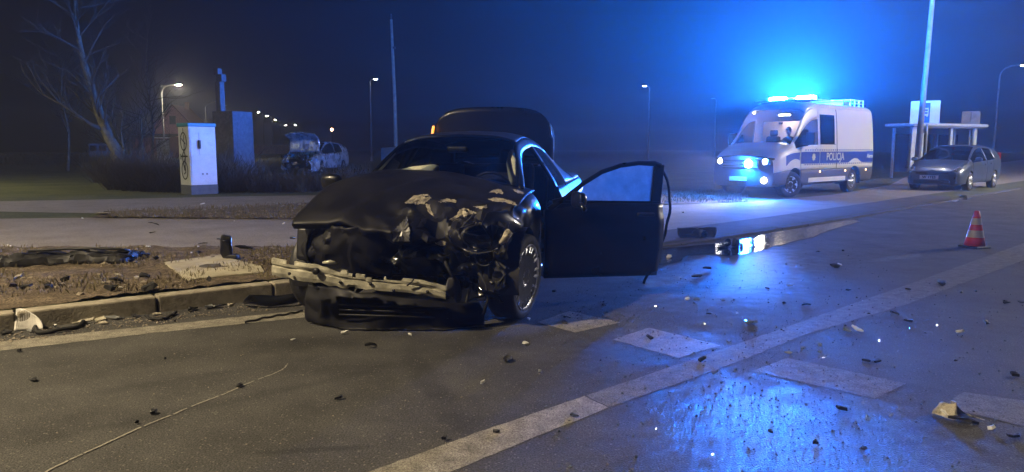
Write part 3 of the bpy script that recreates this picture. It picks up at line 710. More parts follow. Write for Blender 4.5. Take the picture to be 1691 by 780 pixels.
def flap(name, poly, m, lift=.003, thick=.002, curl=.006, seed=0):
    """jagged piece lying on the buckled sheet metal"""
    pts = []
    n = len(poly)
    for i in range(n):
        for k in range(6):
            t = k / 6; u = lerp(poly[i][0], poly[(i + 1) % n][0], t); v = lerp(poly[i][1], poly[(i + 1) % n][1], t)
            jx = noise.noise(Vector((u * .8, v * .8, seed))) * 3.0; pts.append((u + jx, v + noise.noise(Vector((v * .8, u * .8, seed + 5))) * 2.2))
    cu = sum(p[0] for p in pts) / len(pts); cv = sum(p[1] for p in pts) / len(pts)
    W = []
    for ring in (1.0, .5):
        for u, v in pts:
            uu, vv = lerp(cu, u, ring), lerp(cv, v, ring)
            h = bvh.ray_cast(camp, ray(uu, vv).normalized())
            q = h[0] if h[0] is not None else D(uu, vv, 5.9)
            W.append(q - ray(uu, vv).normalized() * (lift + curl * ring * abs(noise.noise(Vector((uu * .2, vv * .2, seed))))))
    h = bvh.ray_cast(camp, ray(cu, cv).normalized()); q = h[0] if h[0] is not None else D(cu, cv, 5.9)
    W.append(q - ray(cu, cv).normalized() * lift)
    m_ = len(pts); Fc = [(i, (i + 1) % m_, m_ + (i + 1) % m_, m_ + i) for i in range(m_)] + [(m_ + i, m_ + (i + 1) % m_, 2 * m_) for i in range(m_)]
    mb = MB(); mb.add([cl_(p) for p in W], Fc)
    return mb.build(name, m, car, False, thick)
FL = [[(669, 335), (681, 325), (698, 321), (706, 322), (712, 327.5), (707, 331), (700, 337), (686, 338)], [(703, 337), (709, 338), (711, 346), (717, 357), (708, 351), (704, 344)],
      [(725, 333), (732, 330), (740, 328.5), (754, 331), (753, 335), (744, 333), (732, 334)], [(743, 363), (755, 355), (757, 348), (767, 343.5), (778, 348), (788, 352.5), (775, 354.5), (763, 360), (748, 366)],
      [(782, 341.5), (794, 341), (804, 338), (803, 343), (794, 345.5)], [(805, 329), (817, 326), (832, 328), (844, 331), (856, 340), (848, 338), (832, 334), (817, 332.5)],
      [(808, 318), (815, 313), (827.5, 313), (830, 320), (819, 319)], [(847, 313), (857, 314), (867, 320), (855, 318.5)], [(717, 402), (728, 398), (736, 400), (736, 405), (726, 406)]]
for k, f in enumerate(FL): flap('torn_flake', f, M_['primer'], seed=k * 3.3)
flap('bent_reflector', [(648, 384), (660, 370), (672, 358), (676, 378), (676, 399), (650, 399)], mat('dull_reflector', (.17, .17, .17), .35, .4, .3, 12, bump=.4, bscale=20), lift=.03, curl=.04)
# driver-side headlamp, torn loose: bowl, clear cover, trim
def at_car(u, v, Y): return cl_(D(u, v, Y))
hc = at_car(803, 392, 5.58)
M = Matrix.Translation(hc) @ Matrix.Rotation(R(78), 4, 'Y') @ Matrix.Rotation(R(-14), 4, 'X') @ Matrix.Scale(1.9, 4, (0, 1, 0))
hl = MB().lathe([(.02, -.10), (.06, -.07), (.085, -.02), (.095, .02), (.10, .022)], 24, M).build('headlight', M_['black_plastic'], car, True)
MB().lathe([(.001, -.06), (.03, -.05), (.06, -.02), (.072, .01)], 20, M).build('reflector', mat('dim_reflector', (.3, .3, .31), .3, .7, .3, 10), hl, True)
MB().lathe([(.098, .024), (.08, .045), (.05, .06), (.001, .066)], 24, M).build('lens', M_['glass_clear'], hl, True)
mb = MB(); mb.tube([at_car(*q) for q in ((826, 402, 5.5), (834, 395, 5.48), (840, 384, 5.48), (839, 380, 5.5))], [.012, .03, .034, .012], 8); mb.build('indicator_lens', M_['primer'], hl, True)
mb = MB(); mb.tube([at_car(*q) for q in ((760, 409, 5.5), (770, 414, 5.47), (790, 418, 5.46), (812, 414, 5.46), (822, 410, 5.47))], [.008, .010, .012, .010, .006], 6); mb.build('trim_strip', M_['chrome'], hl, True)
mb = MB(); c = at_car(800, 423, 5.52); M = Matrix.Translation(c) @ Matrix.Rotation(R(80), 4, 'Y')
mb.lathe([(.072 + .006 * math.cos(a), .006 * math.sin(a)) for a in [2 * math.pi * k / 6 for k in range(6)]], 24, M, close=True).build('lamp_ring', M_['black_plastic'], hl, True)
# engine bay contents behind the bent beam
mb = MB(); mb.box((.06, .95, .40), (.22, -.25, .50), Matrix.Rotation(R(8), 3, 'Y')); mb.build('radiator', M_['black_plastic'], car, bevel=.01)
mb = MB()
for k in range(22): mb.box((.012, .93, .006), (.258, -.25, .345 + k * .0145))
mb.build('radiator_fins', M_['black_plastic'], car)
mb = MB(); mb.box((.5, .62, .34), (-.12, 0, .66)); mb.box((.34, .26, .12), (-.06, 0, .88)); mb.build('engine', M_['black_plastic'], car, bevel=.03)
mb = MB(); mb.box((.28, .2, .26), (.12, -.58, .62), Matrix.Rotation(R(12), 3, 'Z')); mb.build('battery_box', M_['black_plastic'], car, bevel=.02)
mb = MB(); mb.box((.34, .30, .26), (.30, -.66, .58), Matrix.Rotation(R(-9), 3, 'Y')); mb.build('air_box', M_['black_plastic'], car, bevel=.03)
for k in range(9):
    y0 = random.uniform(-.6, .7); P = [Vector((random.uniform(.0, .3), y0, random.uniform(.4, .75)))]
    for q in range(5): P.append(P[-1] + Vector((random.uniform(-.02, .09), random.uniform(-.13, .13), random.uniform(-.13, .08))))
    for p in P: p.z = max(p.z, .15)
    MB().tube(P, random.uniform(.008, .018), 6).build('hose', M_['rubber'], car, True)
# wheel-side clutter: strut, spring, brake hose, inner liner shreds
for k, (u, v, r) in enumerate(((795, 490, .035), (770, 452, .02), (762, 462, .018), (812, 470, .02))):
    mb = MB(); mb.lathe([(.001, -.03), (r, -.03), (r, .03), (.001, .03)], 14, Matrix.Translation(at_car(u, v, 5.62)) @ Matrix.Rotation(R(75 + 10 * k), 4, 'Y')); mb.build('bracket', M_['black_plastic'] if k else M_['steel'], car, True)
MB().tube([at_car(*q) for q in ((778, 470, 5.62), (770, 500, 5.6), (768, 520, 5.6), (776, 532, 5.58))], .012, 6).build('hose', M_['rubber'], car, True)
MB().tube([at_car(*q) for q in ((790, 450, 5.6), (802, 468, 5.58), (806, 495, 5.58), (798, 520, 5.57))], .012, 6).build('hose', M_['rubber'], car, True)
# torn lower bumper and undertray: dark sheet down to the road
def crumpled(name, P, nu, nv, amp, seed, m, holes=.42, solid=.008, k1=5, k2=13):
    """P: rows of world points; smooth in both directions, then crumpled"""
    rows = len(P); cols_ = len(P[0]); V = []
    cf = [[pchip([P[i][j][c] for i in range(rows)]) for j in range(cols_)] for c in range(3)]
    for i in range(nu + 1):
        t = i / nu * (rows - 1)
        rowf = [pchip([cf[c][j](t) for j in range(cols_)]) for c in range(3)]
        for j in range(nv + 1):
            s = j / nv * (cols_ - 1); q = Vector([f(s) for f in rowf])
            q += nvec(q + Vector((seed, seed, 0)), k1) * amp + Vector((.3, 1, .5)) * amp * 1.3 * (.5 - 2 * abs(noise.noise((q + Vector((seed, 0, seed))) * k1 * 1.4))) + nvec(q, k2) * amp * .3
            if q.z < .015: q.z = .015 + .01 * abs(noise.noise(q * 9))
            V.append(cl_(q))
    mb = MB(); mb.add(V, [(i * (nv + 1) + j, i * (nv + 1) + j + 1, (i + 1) * (nv + 1) + j + 1, (i + 1) * (nv + 1) + j) for i in range(nu) for j in range(nv) if noise.noise(Vector((j * .15 + seed, i * .2, seed))) < holes])
    return mb.build(name, m, car, True, solid, sharp=20)
rowsL = [[D(u, v, Y) for u, v, Y in r] for r in (
    [(508, 470, 5.75), (560, 478, 5.56), (640, 488, 5.50), (720, 497, 5.52), (790, 500, 5.62)],
    [(502, 498, 5.72), (560, 505, 5.50), (640, 510, 5.44), (720, 515, 5.46), (800, 518, 5.58)],
    [(506, 520, 5.72), (560, 530, 5.52), (640, 536, 5.46), (720, 538, 5.48), (800, 536, 5.60)],
    [(520, 540, 5.70), (570, 546, 5.50), (640, 547, 5.46), (720, 548, 5.46), (800, 545, 5.55)])]
lb_ = crumpled('lower_bumper', rowsL, 22, 60, .013, 2, M_['dusty_black'], .9)
for v0 in (503, 511, 519):
    MB().tube([at_car(u, v0 + (u - 540) * .03, 5.425 + abs(u - 640) * .0006) for u in range(560, 741, 20)], .006, 5).build('grille_slat', M_['black_plastic'], lb_, True)
rowsW = [[D(u, v, Y) for u, v, Y in r] for r in (
    [(522, 369, 5.74), (560, 374, 5.58), (605, 378, 5.54), (655, 386, 5.60)], [(508, 395, 5.78), (545, 400, 5.60), (600, 405, 5.54), (660, 408, 5.60)], [(497, 420, 5.82), (535, 428, 5.62), (600, 434, 5.56), (655, 436, 5.62)], [(508, 440, 5.82), (545, 450, 5.66), (600, 456, 5.60), (650, 458, 5.66)])]
crumpled('torn_bumper_skin', rowsW, 20, 34, .024, 8, M_['dusty_black'], .62)
MB().tube([G(*q, .02) for q in ((482, 541), (520, 545), (580, 548), (640, 549))], [.004, .012, .012, .008], 6)
# the bare bumper beam, bent and torn off at one end
bx = [(452, 440, 5.42), (480, 446, 5.38), (520, 452, 5.36), (560, 460, 5.36), (600, 465, 5.36), (640, 469, 5.36), (690, 474, 5.36), (736, 484, 5.37)]
bf = [pchip([D(*q)[c] for q in bx]) for c in range(3)]
prof = [(.0, .078), (.020, .076), (.026, .05), (.024, .030), (.015, .026), (.015, .012), (.025, .006), (.028, -.04), (.020, -.07), (.0, -.075)]
V = []; N = 96
for i in range(N + 1):
    t = i / N * 7; c = Vector([f(t) for f in bf]); d = (Vector([f(min(7, t + .05)) for f in bf]) - Vector([f(max(0, t - .05)) for f in bf])).normalized()
    fw = d.cross(Vector((0, 0, 1))).normalized()
    if fw.y > 0: fw = -fw
    th = .9 if t < 3.4 else .72
    tear = .0
    u = bx[0][0] + (bx[-1][0] - bx[0][0]) * i / N
    for k, (px, pz) in enumerate(prof):
        z = pz * th
        if k <= 1: z += .010 * noise.noise(Vector((t * 2.7, k * .3, 2))) + (-.045 if 4.15 < t < 4.65 or 5.02 < t < 5.5 else 0)
        if k >= 8: z += .012 * noise.noise(Vector((t * 3.1, k * .3, 9)))
        q = c + fw * (px + .014 * noise.noise(Vector((t * 1.7, k * .4, 5)))) + Vector((0, 0, z))
        V.append(cl_(q))
n = len(prof); Fc = []
for i in range(N):
    t = (i + .5) / N * 7
    for k in range(n - 1):
        if k <= 2 and (4.4 < t < 4.9 or 3.55 < t < 3.75): continue
        if k <= 1 and .9 < t < 1.25: continue
        Fc.append((i * n + k, i * n + k + 1, (i + 1) * n + k + 1, (i + 1) * n + k))
mb = MB(); mb.add(V, Fc); beam = mb.build('bumper_beam', M_['bare_alu'], car, False, .005)
mb = MB(); mb.lathe([(.001, -.012), (.022, -.012), (.026, .01), (.001, .012)], 12, Matrix.Translation(at_car(522, 448, 5.32)) @ Matrix.Rotation(R(85), 4, 'Y')); mb.build('tow_eye', M_['black_plastic'], beam, True)
for k, (u, v) in enumerate(((478, 452), (562, 466), (612, 469), (650, 480), (706, 482))):
    mb = MB(); mb.lathe([(.001, -.004), (.011, -.004), (.012, .004), (.001, .005)], 10, Matrix.Translation(at_car(u, v, 5.325)) @ Matrix.Rotation(R(88), 4, 'Y')); mb.build('bolt_hole', M_['black_plastic'], beam, True)
mb = MB(); mb.tube([at_car(*q) for q in ((533, 434, 5.33), (545, 433, 5.31), (558, 435, 5.33))], [.008, .016, .006], 6); mb.build('foam_scrap', M_['bare_alu'], beam, True)
mb = MB(); mb.tube([at_car(*q) for q in ((672, 472, 5.315), (680, 466, 5.31), (684, 460, 5.315))], .006, 5); mb.build('cable', M_['black_plastic'], beam, True)
crumpled('crash_box', [[D(u, v, Y) for u, v, Y in r] for r in ([(740, 462, 5.46), (750, 460, 5.5), (760, 466, 5.58)], [(738, 478, 5.42), (752, 480, 5.46), (764, 486, 5.55)], [(742, 490, 5.44), (754, 495, 5.48), (762, 497, 5.55)])], 10, 10, .02, 4, M_['van_grey'], .9)
# wheels
RB, AL = M_['rubber'], M_['alloy']
wheel(car, .0, .905, .335, .248, .225, RB, AL, 10, True, yaw=R(-9), camber=R(-4))
wheel(car, .02, -.905, .335, .248, .225, RB, AL, 10, True, yaw=R(-12))
wheel(car, -2.89, .905, .335, .248, .225, RB, AL, 10, True)
wheel(car, -2.89, -.905, .335, .248, .225, RB, AL, 10, True)
# passenger mirror
def mirror(parent, c, side, m, size=(.11, .20, .14)):
    mb = MB(); V = []; nu, nv = 12, 16
    for i in range(nu + 1):
        for j in range(nv):
            th = math.pi * i / nu; ph = 2 * math.pi * j / nv
            q = [math.cos(th), math.sin(th) * math.cos(ph), math.sin(th) * math.sin(ph)]
            q = [math.copysign(abs(a) ** .7, a) for a in q]
            V.append(Vector((q[0] * size[0] * .5 if q[0] > 0 else q[0] * size[0] * .12, q[1] * size[1] * .5, q[2] * size[2] * .5)) + Vector(c))
    mb.add(V, [(i * nv + j, i * nv + (j + 1) % nv, (i + 1) * nv + (j + 1) % nv, (i + 1) * nv + j) for i in range(nu) for j in range(nv)])
    mb.tube([Vector(c) + Vector((0, -side * size[1] * .4, -size[2] * .2)), Vector(c) + Vector((.01, -side * size[1] * .75, -size[2] * .55))], .022, 8)
    return mb.build('mirror', m, parent, True)
mirror(car, (-.62, -1.02, 1.02), -1, BP)
# open driver door
ang = R(180 - 58)
door = MB(); V = []
DL = 1.13
for i in range(17):
    for j in range(15):
        a, b = i / 16, j / 14
        z = lerp(.225, lerp(.80, .865, sstep(0, .45, a)), b)
        y = -.05 * math.sin(math.pi * min(1, b * .9 + .1)) - .012 * sstep(.68, .72, b) * (1 - sstep(.78, .82, b)) * 1
        V.append((a * DL - (.03 * sstep(.5, 0, b) if i == 16 else 0), y, z))
door.add(V, [(i * 15 + j, i * 15 + j + 1, (i + 1) * 15 + j + 1, (i + 1) * 15 + j) for i in range(16) for j in range(14)])
dor = door.build('driver_door', BP, car, True)
q = dor.modifiers.new('thickness', 'SOLIDIFY'); q.thickness = .07; q.offset = 0
dor.location = (-.60, .90, .0); dor.rotation_euler = (0, R(2.0), ang)
fr = [(0.03, .80), (.20, .915), (.36, 1.04), (.52, 1.135), (.70, 1.195), (.88, 1.222), (1.04, 1.222), (1.10, 1.20)]
mb = MB(); mb.tube([(x, -.012, z) for x, z in fr], [.03] + [.022] * 5 + [.026, .03], 8)
mb.box((.10, .035, .40), (1.075, -.012, 1.015), Matrix.Rotation(R(3), 3, 'Y'))
mb.box((1.0, .045, .03), (.60, -.012, .872)); mb.box((.20, .03, .11), (.17, -.012, .855), Matrix.Rotation(R(-12), 3, 'Y'))
mb.build('window_frame', BP, dor, False, bevel=.006)
gp = [(.30, .88), (.36, 1.03), (.52, 1.12), (.70, 1.18), (.88, 1.206), (1.03, 1.205), (1.025, .88)]
mb = MB(); mb.prism(gp, -.003, .003, Matrix.Translation((0, -.012, 0)) @ Matrix.Rotation(R(90), 4, 'X')); mb.build('window_glass', M_['glass_dew'], dor)
mirror(dor, (.22, -.16, .90), 1, BP, (.15, .20, .14)).rotation_euler = (0, 0, 0)
MB().box((.17, .03, .03), (.95, -.065, .77)).build('handle', M_['black_plastic'], dor, bevel=.008)
MB().box((1.0, .05, .42), (.56, .06, .50)).build('door_trim', M_['cloth'], dor, bevel=.03)
seal = [(1.12, 1.22), (1.19, 1.10), (1.245, .92), (1.25, .78), (1.22, .62), (1.16, .44), (1.08, .26), (1.02, .13)]
fs = [pchip([p[c] for p in seal]) for c in (0, 1)]
MB().tube([(fs[0](t * .25), .03 + .01 * math.sin(t), fs[1](t * .25)) for t in range(29)], .013, 6).build('door_seal', M_['rubber'], dor, True)

# ------------------------------------------------------------------ police van
VF = Vector((-.748, -.664, 0)).normalized(); VL = Vector((-VF.y, VF.x, 0))
VAN_RZ = math.atan2(VF.y, VF.x)
vq = G(1405, 319)
VAN_C = Vector((vq.x, vq.y, 0.03)) - VL * .93 * 1.05
van = empty('police_van', VAN_C, VAN_RZ, 'white high-roof police van with blue side stripe and flashing blue roof lights', 'van', scale=1.05)
VM = Matrix.Translation(VAN_C) @ Matrix.Rotation(VAN_RZ, 4, 'Z') @ Matrix.Scale(1.05, 4)
WB = 3.6
def vprof(w=1.0, top=2.62):
    k = top / 2.62
    return [(.84 * w, .32), (.97 * w, .36), (1.0 * w, .74), (1.0 * w, 1.22), (.99 * w, 1.40), (.94 * w, 2.10 * min(1, k)), (.88 * w, 2.44 * k), (.66 * w, 2.57 * k), (0, 2.62 * k)]
VST = [(-1.36, [(.82, .40), (.93, .44), (.95, .74), (.95, 1.22), (.94, 1.40), (.88, 2.08), (.82, 2.38), (.62, 2.50), (0, 2.55)]),
       (-1.22, vprof(.985, 2.60)), (-.6, vprof()), (1.3, vprof()), (2.25, vprof()), (2.62, vprof(1, 2.58)),
       (2.95, [(.84, .32), (.97, .36), (1.0, .74), (1.0, 1.22), (.99, 1.38), (.925, 1.93), (.86, 2.26), (.62, 2.37), (0, 2.40)]),
       (3.72, [(.84, .32), (.97, .36), (1.0, .74), (.99, 1.18), (.97, 1.27), (.92, 1.36), (.88, 1.40), (.60, 1.45), (0, 1.47)]),
       (4.25, [(.82, .32), (.95, .36), (.97, .70), (.95, 1.04), (.92, 1.12), (.86, 1.18), (.82, 1.20), (.55, 1.25), (0, 1.27)]),
       (4.52, [(.74, .30), (.86, .34), (.88, .66), (.86, .92), (.82, 1.00), (.76, 1.04), (.72, 1.06), (.50, 1.10), (0, 1.12)])]
LV = Loft(VST)
VW = M_['van_white']
va = ((0, .36, .43), (WB, .36, .43))
for s in (1, -1):
    LV.grid(0, 4, 80, 2, 6, 26, s, arches=va, gap=.003).build('side_panel', VW, van, True, .02)
    LV.grid(0, 2.31, 40, 0, 2, 12, s, arches=va).build('rear_cladding', M_['van_grey'], van, True, .02)
    LV.grid(2.31, 4, 40, 0, 2, 12, s, arches=va).build('lower_cladding', M_['van_grey'], van, True, .02)
    LV.grid(3.0, 4.0, 4, 4.02, 4.06, 1, s, off=.007).build('window_rubber', M_['rubber'], van)
    LV.grid(2.93, 2.955, 1, 2, 5.8, 12, s, off=.004).build('door_seam', M_['rubber'], van)
    LV.grid(4, 6.55, 20, 2, 4, 14, s, gap=.003).build('cab_door', VW, van, True, .02)
    LV.grid(4, 6.5, 20, 0, 2, 8, s).build('sill_cladding', M_['van_grey'], van, True, .02)
    LV.grid(6.55, 9, 40, 2, 4, 16, s, arches=va).build('front_wing', VW, van, True, .02)
    LV.grid(6.5, 6.84, 8, 0, 2, 12, s, arches=va).build('sill_end', M_['van_grey'], van, True, .02)
    LV.grid(6.84, 9, 34, 0, 2, 12, s, arches=va).build('bumper_corner', M_['van_grey'], van, True, .02)
    LV.grid(4, 4.25, 3, 4, 6, 10, s).build('door_pillar', VW, van, True, .02)
    LV.grid(4.25, 6.85, 16, 5, 6, 4, s).build('front_pillar', VW, van, True, .03)
    LV.grid(4.25, 6.75, 14, 4, 5, 8, s).build('door_window', M_['glass_dark'], van, True)
    LV.grid(3.05, 3.98, 12, 4.06, 5.3, 8, s, off=.006).build('side_window', glass('glass_tinted', (.18, .2, .24), .35), van, True)
    LV.grid(6.8, 9, 12, 4, 6, 6, s).build('bonnet_edge', VW, van, True, .02)
    # livery
    LV.grid(0.45, 3.97, 40, 2.30, 2.97, 6, s, off=.005, arches=((0, .36, .66),)).build('blue_stripe', M_['police_blue'], van, True)
    LV.grid(4.03, 6.5, 20, 2.30, 2.97, 6, s, off=.005).build('blue_stripe', M_['police_blue'], van, True)
    LV.grid(6.58, 7.6, 14, 2.30, 2.97, 6, s, off=.005, arches=((WB, .36, .66),)).build('blue_stripe', M_['police_blue'], van, True)
    mb = MB(); x = -1.12
    while x < 3.1:
        for z in (.865, 1.255):
            yy = 1.003
            mb.box((.055, .006, .032), (x, s * yy, z))
        x += .135
    tag(mb.build('stripe_ticks', M_['police_blue'], van), kind='stuff')
    mb = MB(); mb.box((2.25, .02, .13), (1.70, s * .985, .44)); mb.build('sill_trim', VW, van, bevel=.01)
    for x in (-.78, .62, 2.2):
        MB().box((.07, .02, .05), (x, s * 1.0, .66)).build('side_marker', emitter('amber_marker', (1, .55, .2), 5), van, bevel=.008)
    MB().box((.17, .03, .035), (2.42, s * 1.01, 1.30)).build('handle', VW, van, bevel=.008)
    MB().box((.10, .08, .52), (-1.33, s * .90, 1.22)).build('tail_light', M_['red_lens'], van, bevel=.02)
    mm = MB(); mm.box((.16, .24, .34), (3.12, s * 1.17, 1.56)); mm.tube([(3.2, s * .95, 1.38), (3.14, s * 1.1, 1.40)], .04, 6)
    mm.build('mirror', M_['black_plastic'], van, bevel=.05)
    for ax in (0, WB):
        mb = MB(); n = 20
        for k in range(n + 1):
            a = math.pi * (-.08 + 1.16 * k / n)
            for yy in (.62, .985): mb.v.append((ax + math.cos(a) * .43, s * yy, .36 + math.sin(a) * .43))
        mb.f = [(2 * k, 2 * k + 1, 2 * k + 3, 2 * k + 2) for k in range(n)]
        mb.build('wheel_arch_liner', M_['black_plastic'], van, True)
LV.grid(0, 5, 40, 6, 8, 10, full=True).build('roof', VW, van, True, .03)
LV.grid(5, 6.0, 6, 6, 8, 8, full=True).build('roof_front', VW, van, True, .03)
LV.grid(6.02, 6.98, 10, 6, 8, 10, full=True).build('windscreen', M_['glass_clear'], van, True)
LV.grid(7, 9, 20, 6, 8, 10, full=True).build('bonnet', VW, van, True, .02)
LV.cap(9, 0, 8, 16, bulge=.12).build('front_bumper', M_['van_grey'], van, True)
LV.cap(0, 0, 8, 14, bulge=-.03).build('rear_doors', VW, van, True)
MB().box((5.4, 1.6, .12), (1.55, 0, .36)).build('underbody', M_['black_plastic'], van)
# front face
mb = MB(); mb.box((.05, 1.05, .24), (4.63, 0, .88)); gr = mb.build('grille', M_['black_plastic'], van, bevel=.02)
for k in range(3): MB().box((.02, 1.02, .02), (4.665, 0, .81 + k * .07)).build('grille_bar', M_['chrome'], gr)
MB().box((.02, .52, .11), (4.655, -.05, .50)).build('number_plate', M_['white_plastic'], van, bevel=.006)
HL = emitter('headlamp', (1.0, .93, .80), 60.0); FG = emitter('foglamp', (1.0, .86, .66), 40.0)
for s in (1, -1):
    h = MB().box((.22, .30, .20), (4.45, s * .70, .96), Matrix.Rotation(R(-s * 24), 3, 'Z')).build('headlight', M_['chrome'], van, bevel=.04)
    MB().lathe([(.001, .02), (.06, .014), (.085, -.02)], 18, Matrix.Translation((4.565, s * .66, .955)) @ Matrix.Rotation(R(90), 4, 'Y')).build('bulb', HL, h, True)
f = MB().lathe([(.001, .02), (.06, .012), (.078, -.03)], 18, Matrix.Translation((4.60, .66, .47)) @ Matrix.Rotation(R(90), 4, 'Y')).build('fog_light', FG, van, True)
# blue lamps: grille strobe, roof bar, rear roof box
def lamp_strength(power, area): return power / (math.pi * area)
ST_M = emitter('strobe_blue', BLUE, lamp_strength(STROBE, .055))
mb = MB(); mb.lathe([(.001, .05), (.06, .04), (.095, .0), (.10, -.02)], 16, Matrix.Translation((4.70, .25, .90)) @ Matrix.Rotation(R(90), 4, 'Y')); mb.build('strobe', ST_M, van, True)
mb = MB(); mb.box((1.10, 1.70, .035), (2.02, 0, 2.645)); mb.tube([(2.02, -.5, 2.50), (2.02, -.5, 2.64)], .03, 6); mb.tube([(2.02, .5, 2.50), (2.02, .5, 2.64)], .03, 6)  # roof tray widened to block the beacons' light towards the near road
bar = mb.build('light_bar_shield', M_['white_plastic'], van, bevel=.015)
BL_M = emitter('beacon_blue', BLUE, lamp_strength(BEACON, 2 * (2 * (.26 * .46 + .26 * .095 + .46 * .095))))
for s in (1, -1):
    MB().box((.26, .46, .095), (2.02, s * .42, 2.715)).build('beacon', BL_M, bar, bevel=.03)
mb = MB(); mb.box((.20, .34, .08), (2.02, 0, 2.705)); mb.build('bar_centre', M_['white_plastic'], bar, bevel=.02)
MB().box((.05, .05, .05), (2.98, -.62, 2.30)).build('roof_marker', emitter('warm_marker', (1, .8, .6), 25), van, bevel=.012)
rk = MB()
for y in (-.7, .7): rk.tube([(-1.05, y, 2.74), (-.15, y, 2.74)], .022, 6)
for x in (-1.05, -.75, -.45, -.15):
    rk.tube([(x, -.7, 2.74), (x, .7, 2.74)], .018, 6)
    for y in (-.7, .7): rk.tube([(x, y, 2.52), (x, y, 2.74)], .018, 6)
for y in (-.7, .7): rk.tube([(-1.05, y, 2.64), (-.15, y, 2.64)], .016, 6)
rk.build('roof_rack', M_['white_plastic'], van, True)
MB().box((.55, .8, .12), (-.6, 0, 2.66)).build('roof_box', M_['galv'], van, bevel=.02)
MB().box((.16, .26, .14), (-1.22, .55, 2.60)).build('rear_beacon_unlit', M_['glass_clear'], van, bevel=.03)
# lettering
def text(s, size, name, m, parent, M, ext=.002):
    c = bpy.data.curves.new(name, 'FONT'); c.body = s; c.size = size; c.extrude = ext; c.align_x = 'CENTER'; c.align_y = 'CENTER'; c.resolution_u = 3; c.offset = .004
    c.materials.append(m)
    t_ = bpy.data.objects.new(name, c); COL.objects.link(t_)
    me = bpy.data.meshes.new_from_object(t_.evaluated_get(bpy.context.evaluated_depsgraph_get()))
    bpy.data.objects.remove(t_)
    o = bpy.data.objects.new(name, me); COL.objects.link(o); o.parent = parent; o.matrix_local = M
    return o
Mside = Matrix(((-1, 0, 0, 0), (0, 0, 1, 0), (0, 1, 0, 0), (0, 0, 0, 1)))
text('POLICJA', .30, 'lettering', VW, van, Matrix.Translation((1.32, 1.014, 1.06)) @ Mside @ Matrix.Scale(1.0, 4))
MB().box((.44, .008, .30), (-1.0, 1.003, 1.07)).build('lettering_panel', M_['police_blue'], van)
text('Alarm', .17, 'lettering', VW, van, Matrix.Translation((-1.0, 1.012, 1.07)) @ Mside)
mb = MB(); M0 = Matrix.Translation((2.62, 1.011, 1.06)) @ Matrix.Rotation(R(90), 4, 'X')
star = [((.11 if k % 2 == 0 else .075) * math.cos(math.pi * k / 8), (.11 if k % 2 == 0 else .075) * math.sin(math.pi * k / 8)) for k in range(16)]
mb.prism(star, -.004, .004, M0); mb.build('badge_star', VW, van)
wheel(van, 0, .93, .345, .205, .235, RB, AL, 6, False, dish=.05)
wheel(van, 0, -.93, .345, .205, .235, RB, AL, 6, False, dish=.05)
wheel(van, WB, .93, .345, .205, .235, RB, AL, 6, False, dish=.05, yaw=R(-24))
wheel(van, WB, -.93, .345, .205, .235, RB, AL, 6, False, dish=.05, yaw=R(-24))
# cab interior: seats, bulkhead with lit lining, dome lamp
MB().box((.06, 1.72, 1.55), (2.02, 0, 1.30)).build('partition', M_['cream'], van)
MB().box((.55, 1.7, .30), (3.45, 0, 1.16)).build('dashboard', M_['black_plastic'], van, bevel=.05)
MB().box((1.6, 1.7, .05), (2.8, 0, .62)).build('cab_floor', M_['black_plastic'], van)
MB().box((.04, .10, .06), (2.10, -.28, 2.02)).build('radio_unit', M_['black_plastic'], van)
for y in (.50, -.42):
    sb = MB(); sb.box((.46, .44, .14), (2.50, y, .98)); sb.box((.13, .42, .66), (2.26, y, 1.32), Matrix.Rotation(R(-9), 3, 'Y'))
    so = sb.build('seat', M_['cloth'], van, bevel=.05); MB().box((.09, .24, .18), (2.20, y, 1.74)).build('headrest', M_['cloth'], so, bevel=.04)
MB().box((.10, .30, .03), (2.42, 0, 2.24)).build('dome_lamp', emitter('dome', (1, .80, .55), 90), van)
# head lamps throw real beams
def spot(name, parent, loc, aim, power, col, size, blend=.6, rad=.06):
    l = bpy.data.lights.new(name, 'SPOT'); l.energy = power; l.color = col; l.spot_size = R(size); l.spot_blend = blend; l.shadow_soft_size = rad
    o = bpy.data.objects.new(name, l); COL.objects.link(o); o.parent = parent; o.location = loc
    d = Vector(aim).normalized(); o.rotation_euler = d.to_track_quat('-Z', 'Y').to_euler()
    return o
for s in (1, -1):
    spot('headlight_beam', van, (4.70, s * .66, .955), (1, s * .10 - .22, -.045), HEAD * 4, COOLW, 64)
spot('foglight_beam', van, (4.75, .66, .47), (1, .15, -.07), HEAD * .8, (1, .86, .66), 110, .9)

# driver seated in the van cab
def skin_body(name, verts, edges, radii, m, parent, loc=(0, 0, 0), sub=2):
    me = bpy.data.meshes.new(name); me.from_pydata(verts, edges, []); me.update()
    o = bpy.data.objects.new(name, me); COL.objects.link(o); o.parent = parent; o.location = loc
    o.modifiers.new('skin', 'SKIN')
    lay = me.skin_vertices[0] if me.skin_vertices else None
    if lay is None:
        bm = bmesh.new(); bm.from_mesh(me); bm.verts.layers.skin.verify(); bm.to_mesh(me); bm.free(); lay = me.skin_vertices[0]
    for k, r in enumerate(radii): lay.data[k].radius = (r, r); lay.data[k].use_root = (k == 0)
    q = o.modifiers.new('sub', 'SUBSURF'); q.levels = sub; q.render_levels = sub
    me.materials.append(m)
    for p in me.polygons: p.use_smooth = True
    return o
per = empty('person', VM @ Vector((2.56, .20, 1.08)), VAN_RZ, 'officer in dark jacket sitting at the wheel of the police van', 'person')
bv = [(0, 0, 0), (-.05, 0, .18), (-.09, 0, .36), (-.09, 0, .50), (-.06, 0, .60), (-.09, .17, .47), (.06, .27, .27), (.30, .22, .30), (.37, .20, .33), (-.09, -.17, .47), (.06, -.27, .27), (.30, -.22, .30), (.37, -.20, .33),
      (.02, .10, -.02), (.45, .14, .02), (.50, .14, -.36), (.02, -.10, -.02), (.45, -.14, .02), (.50, -.14, -.36)]
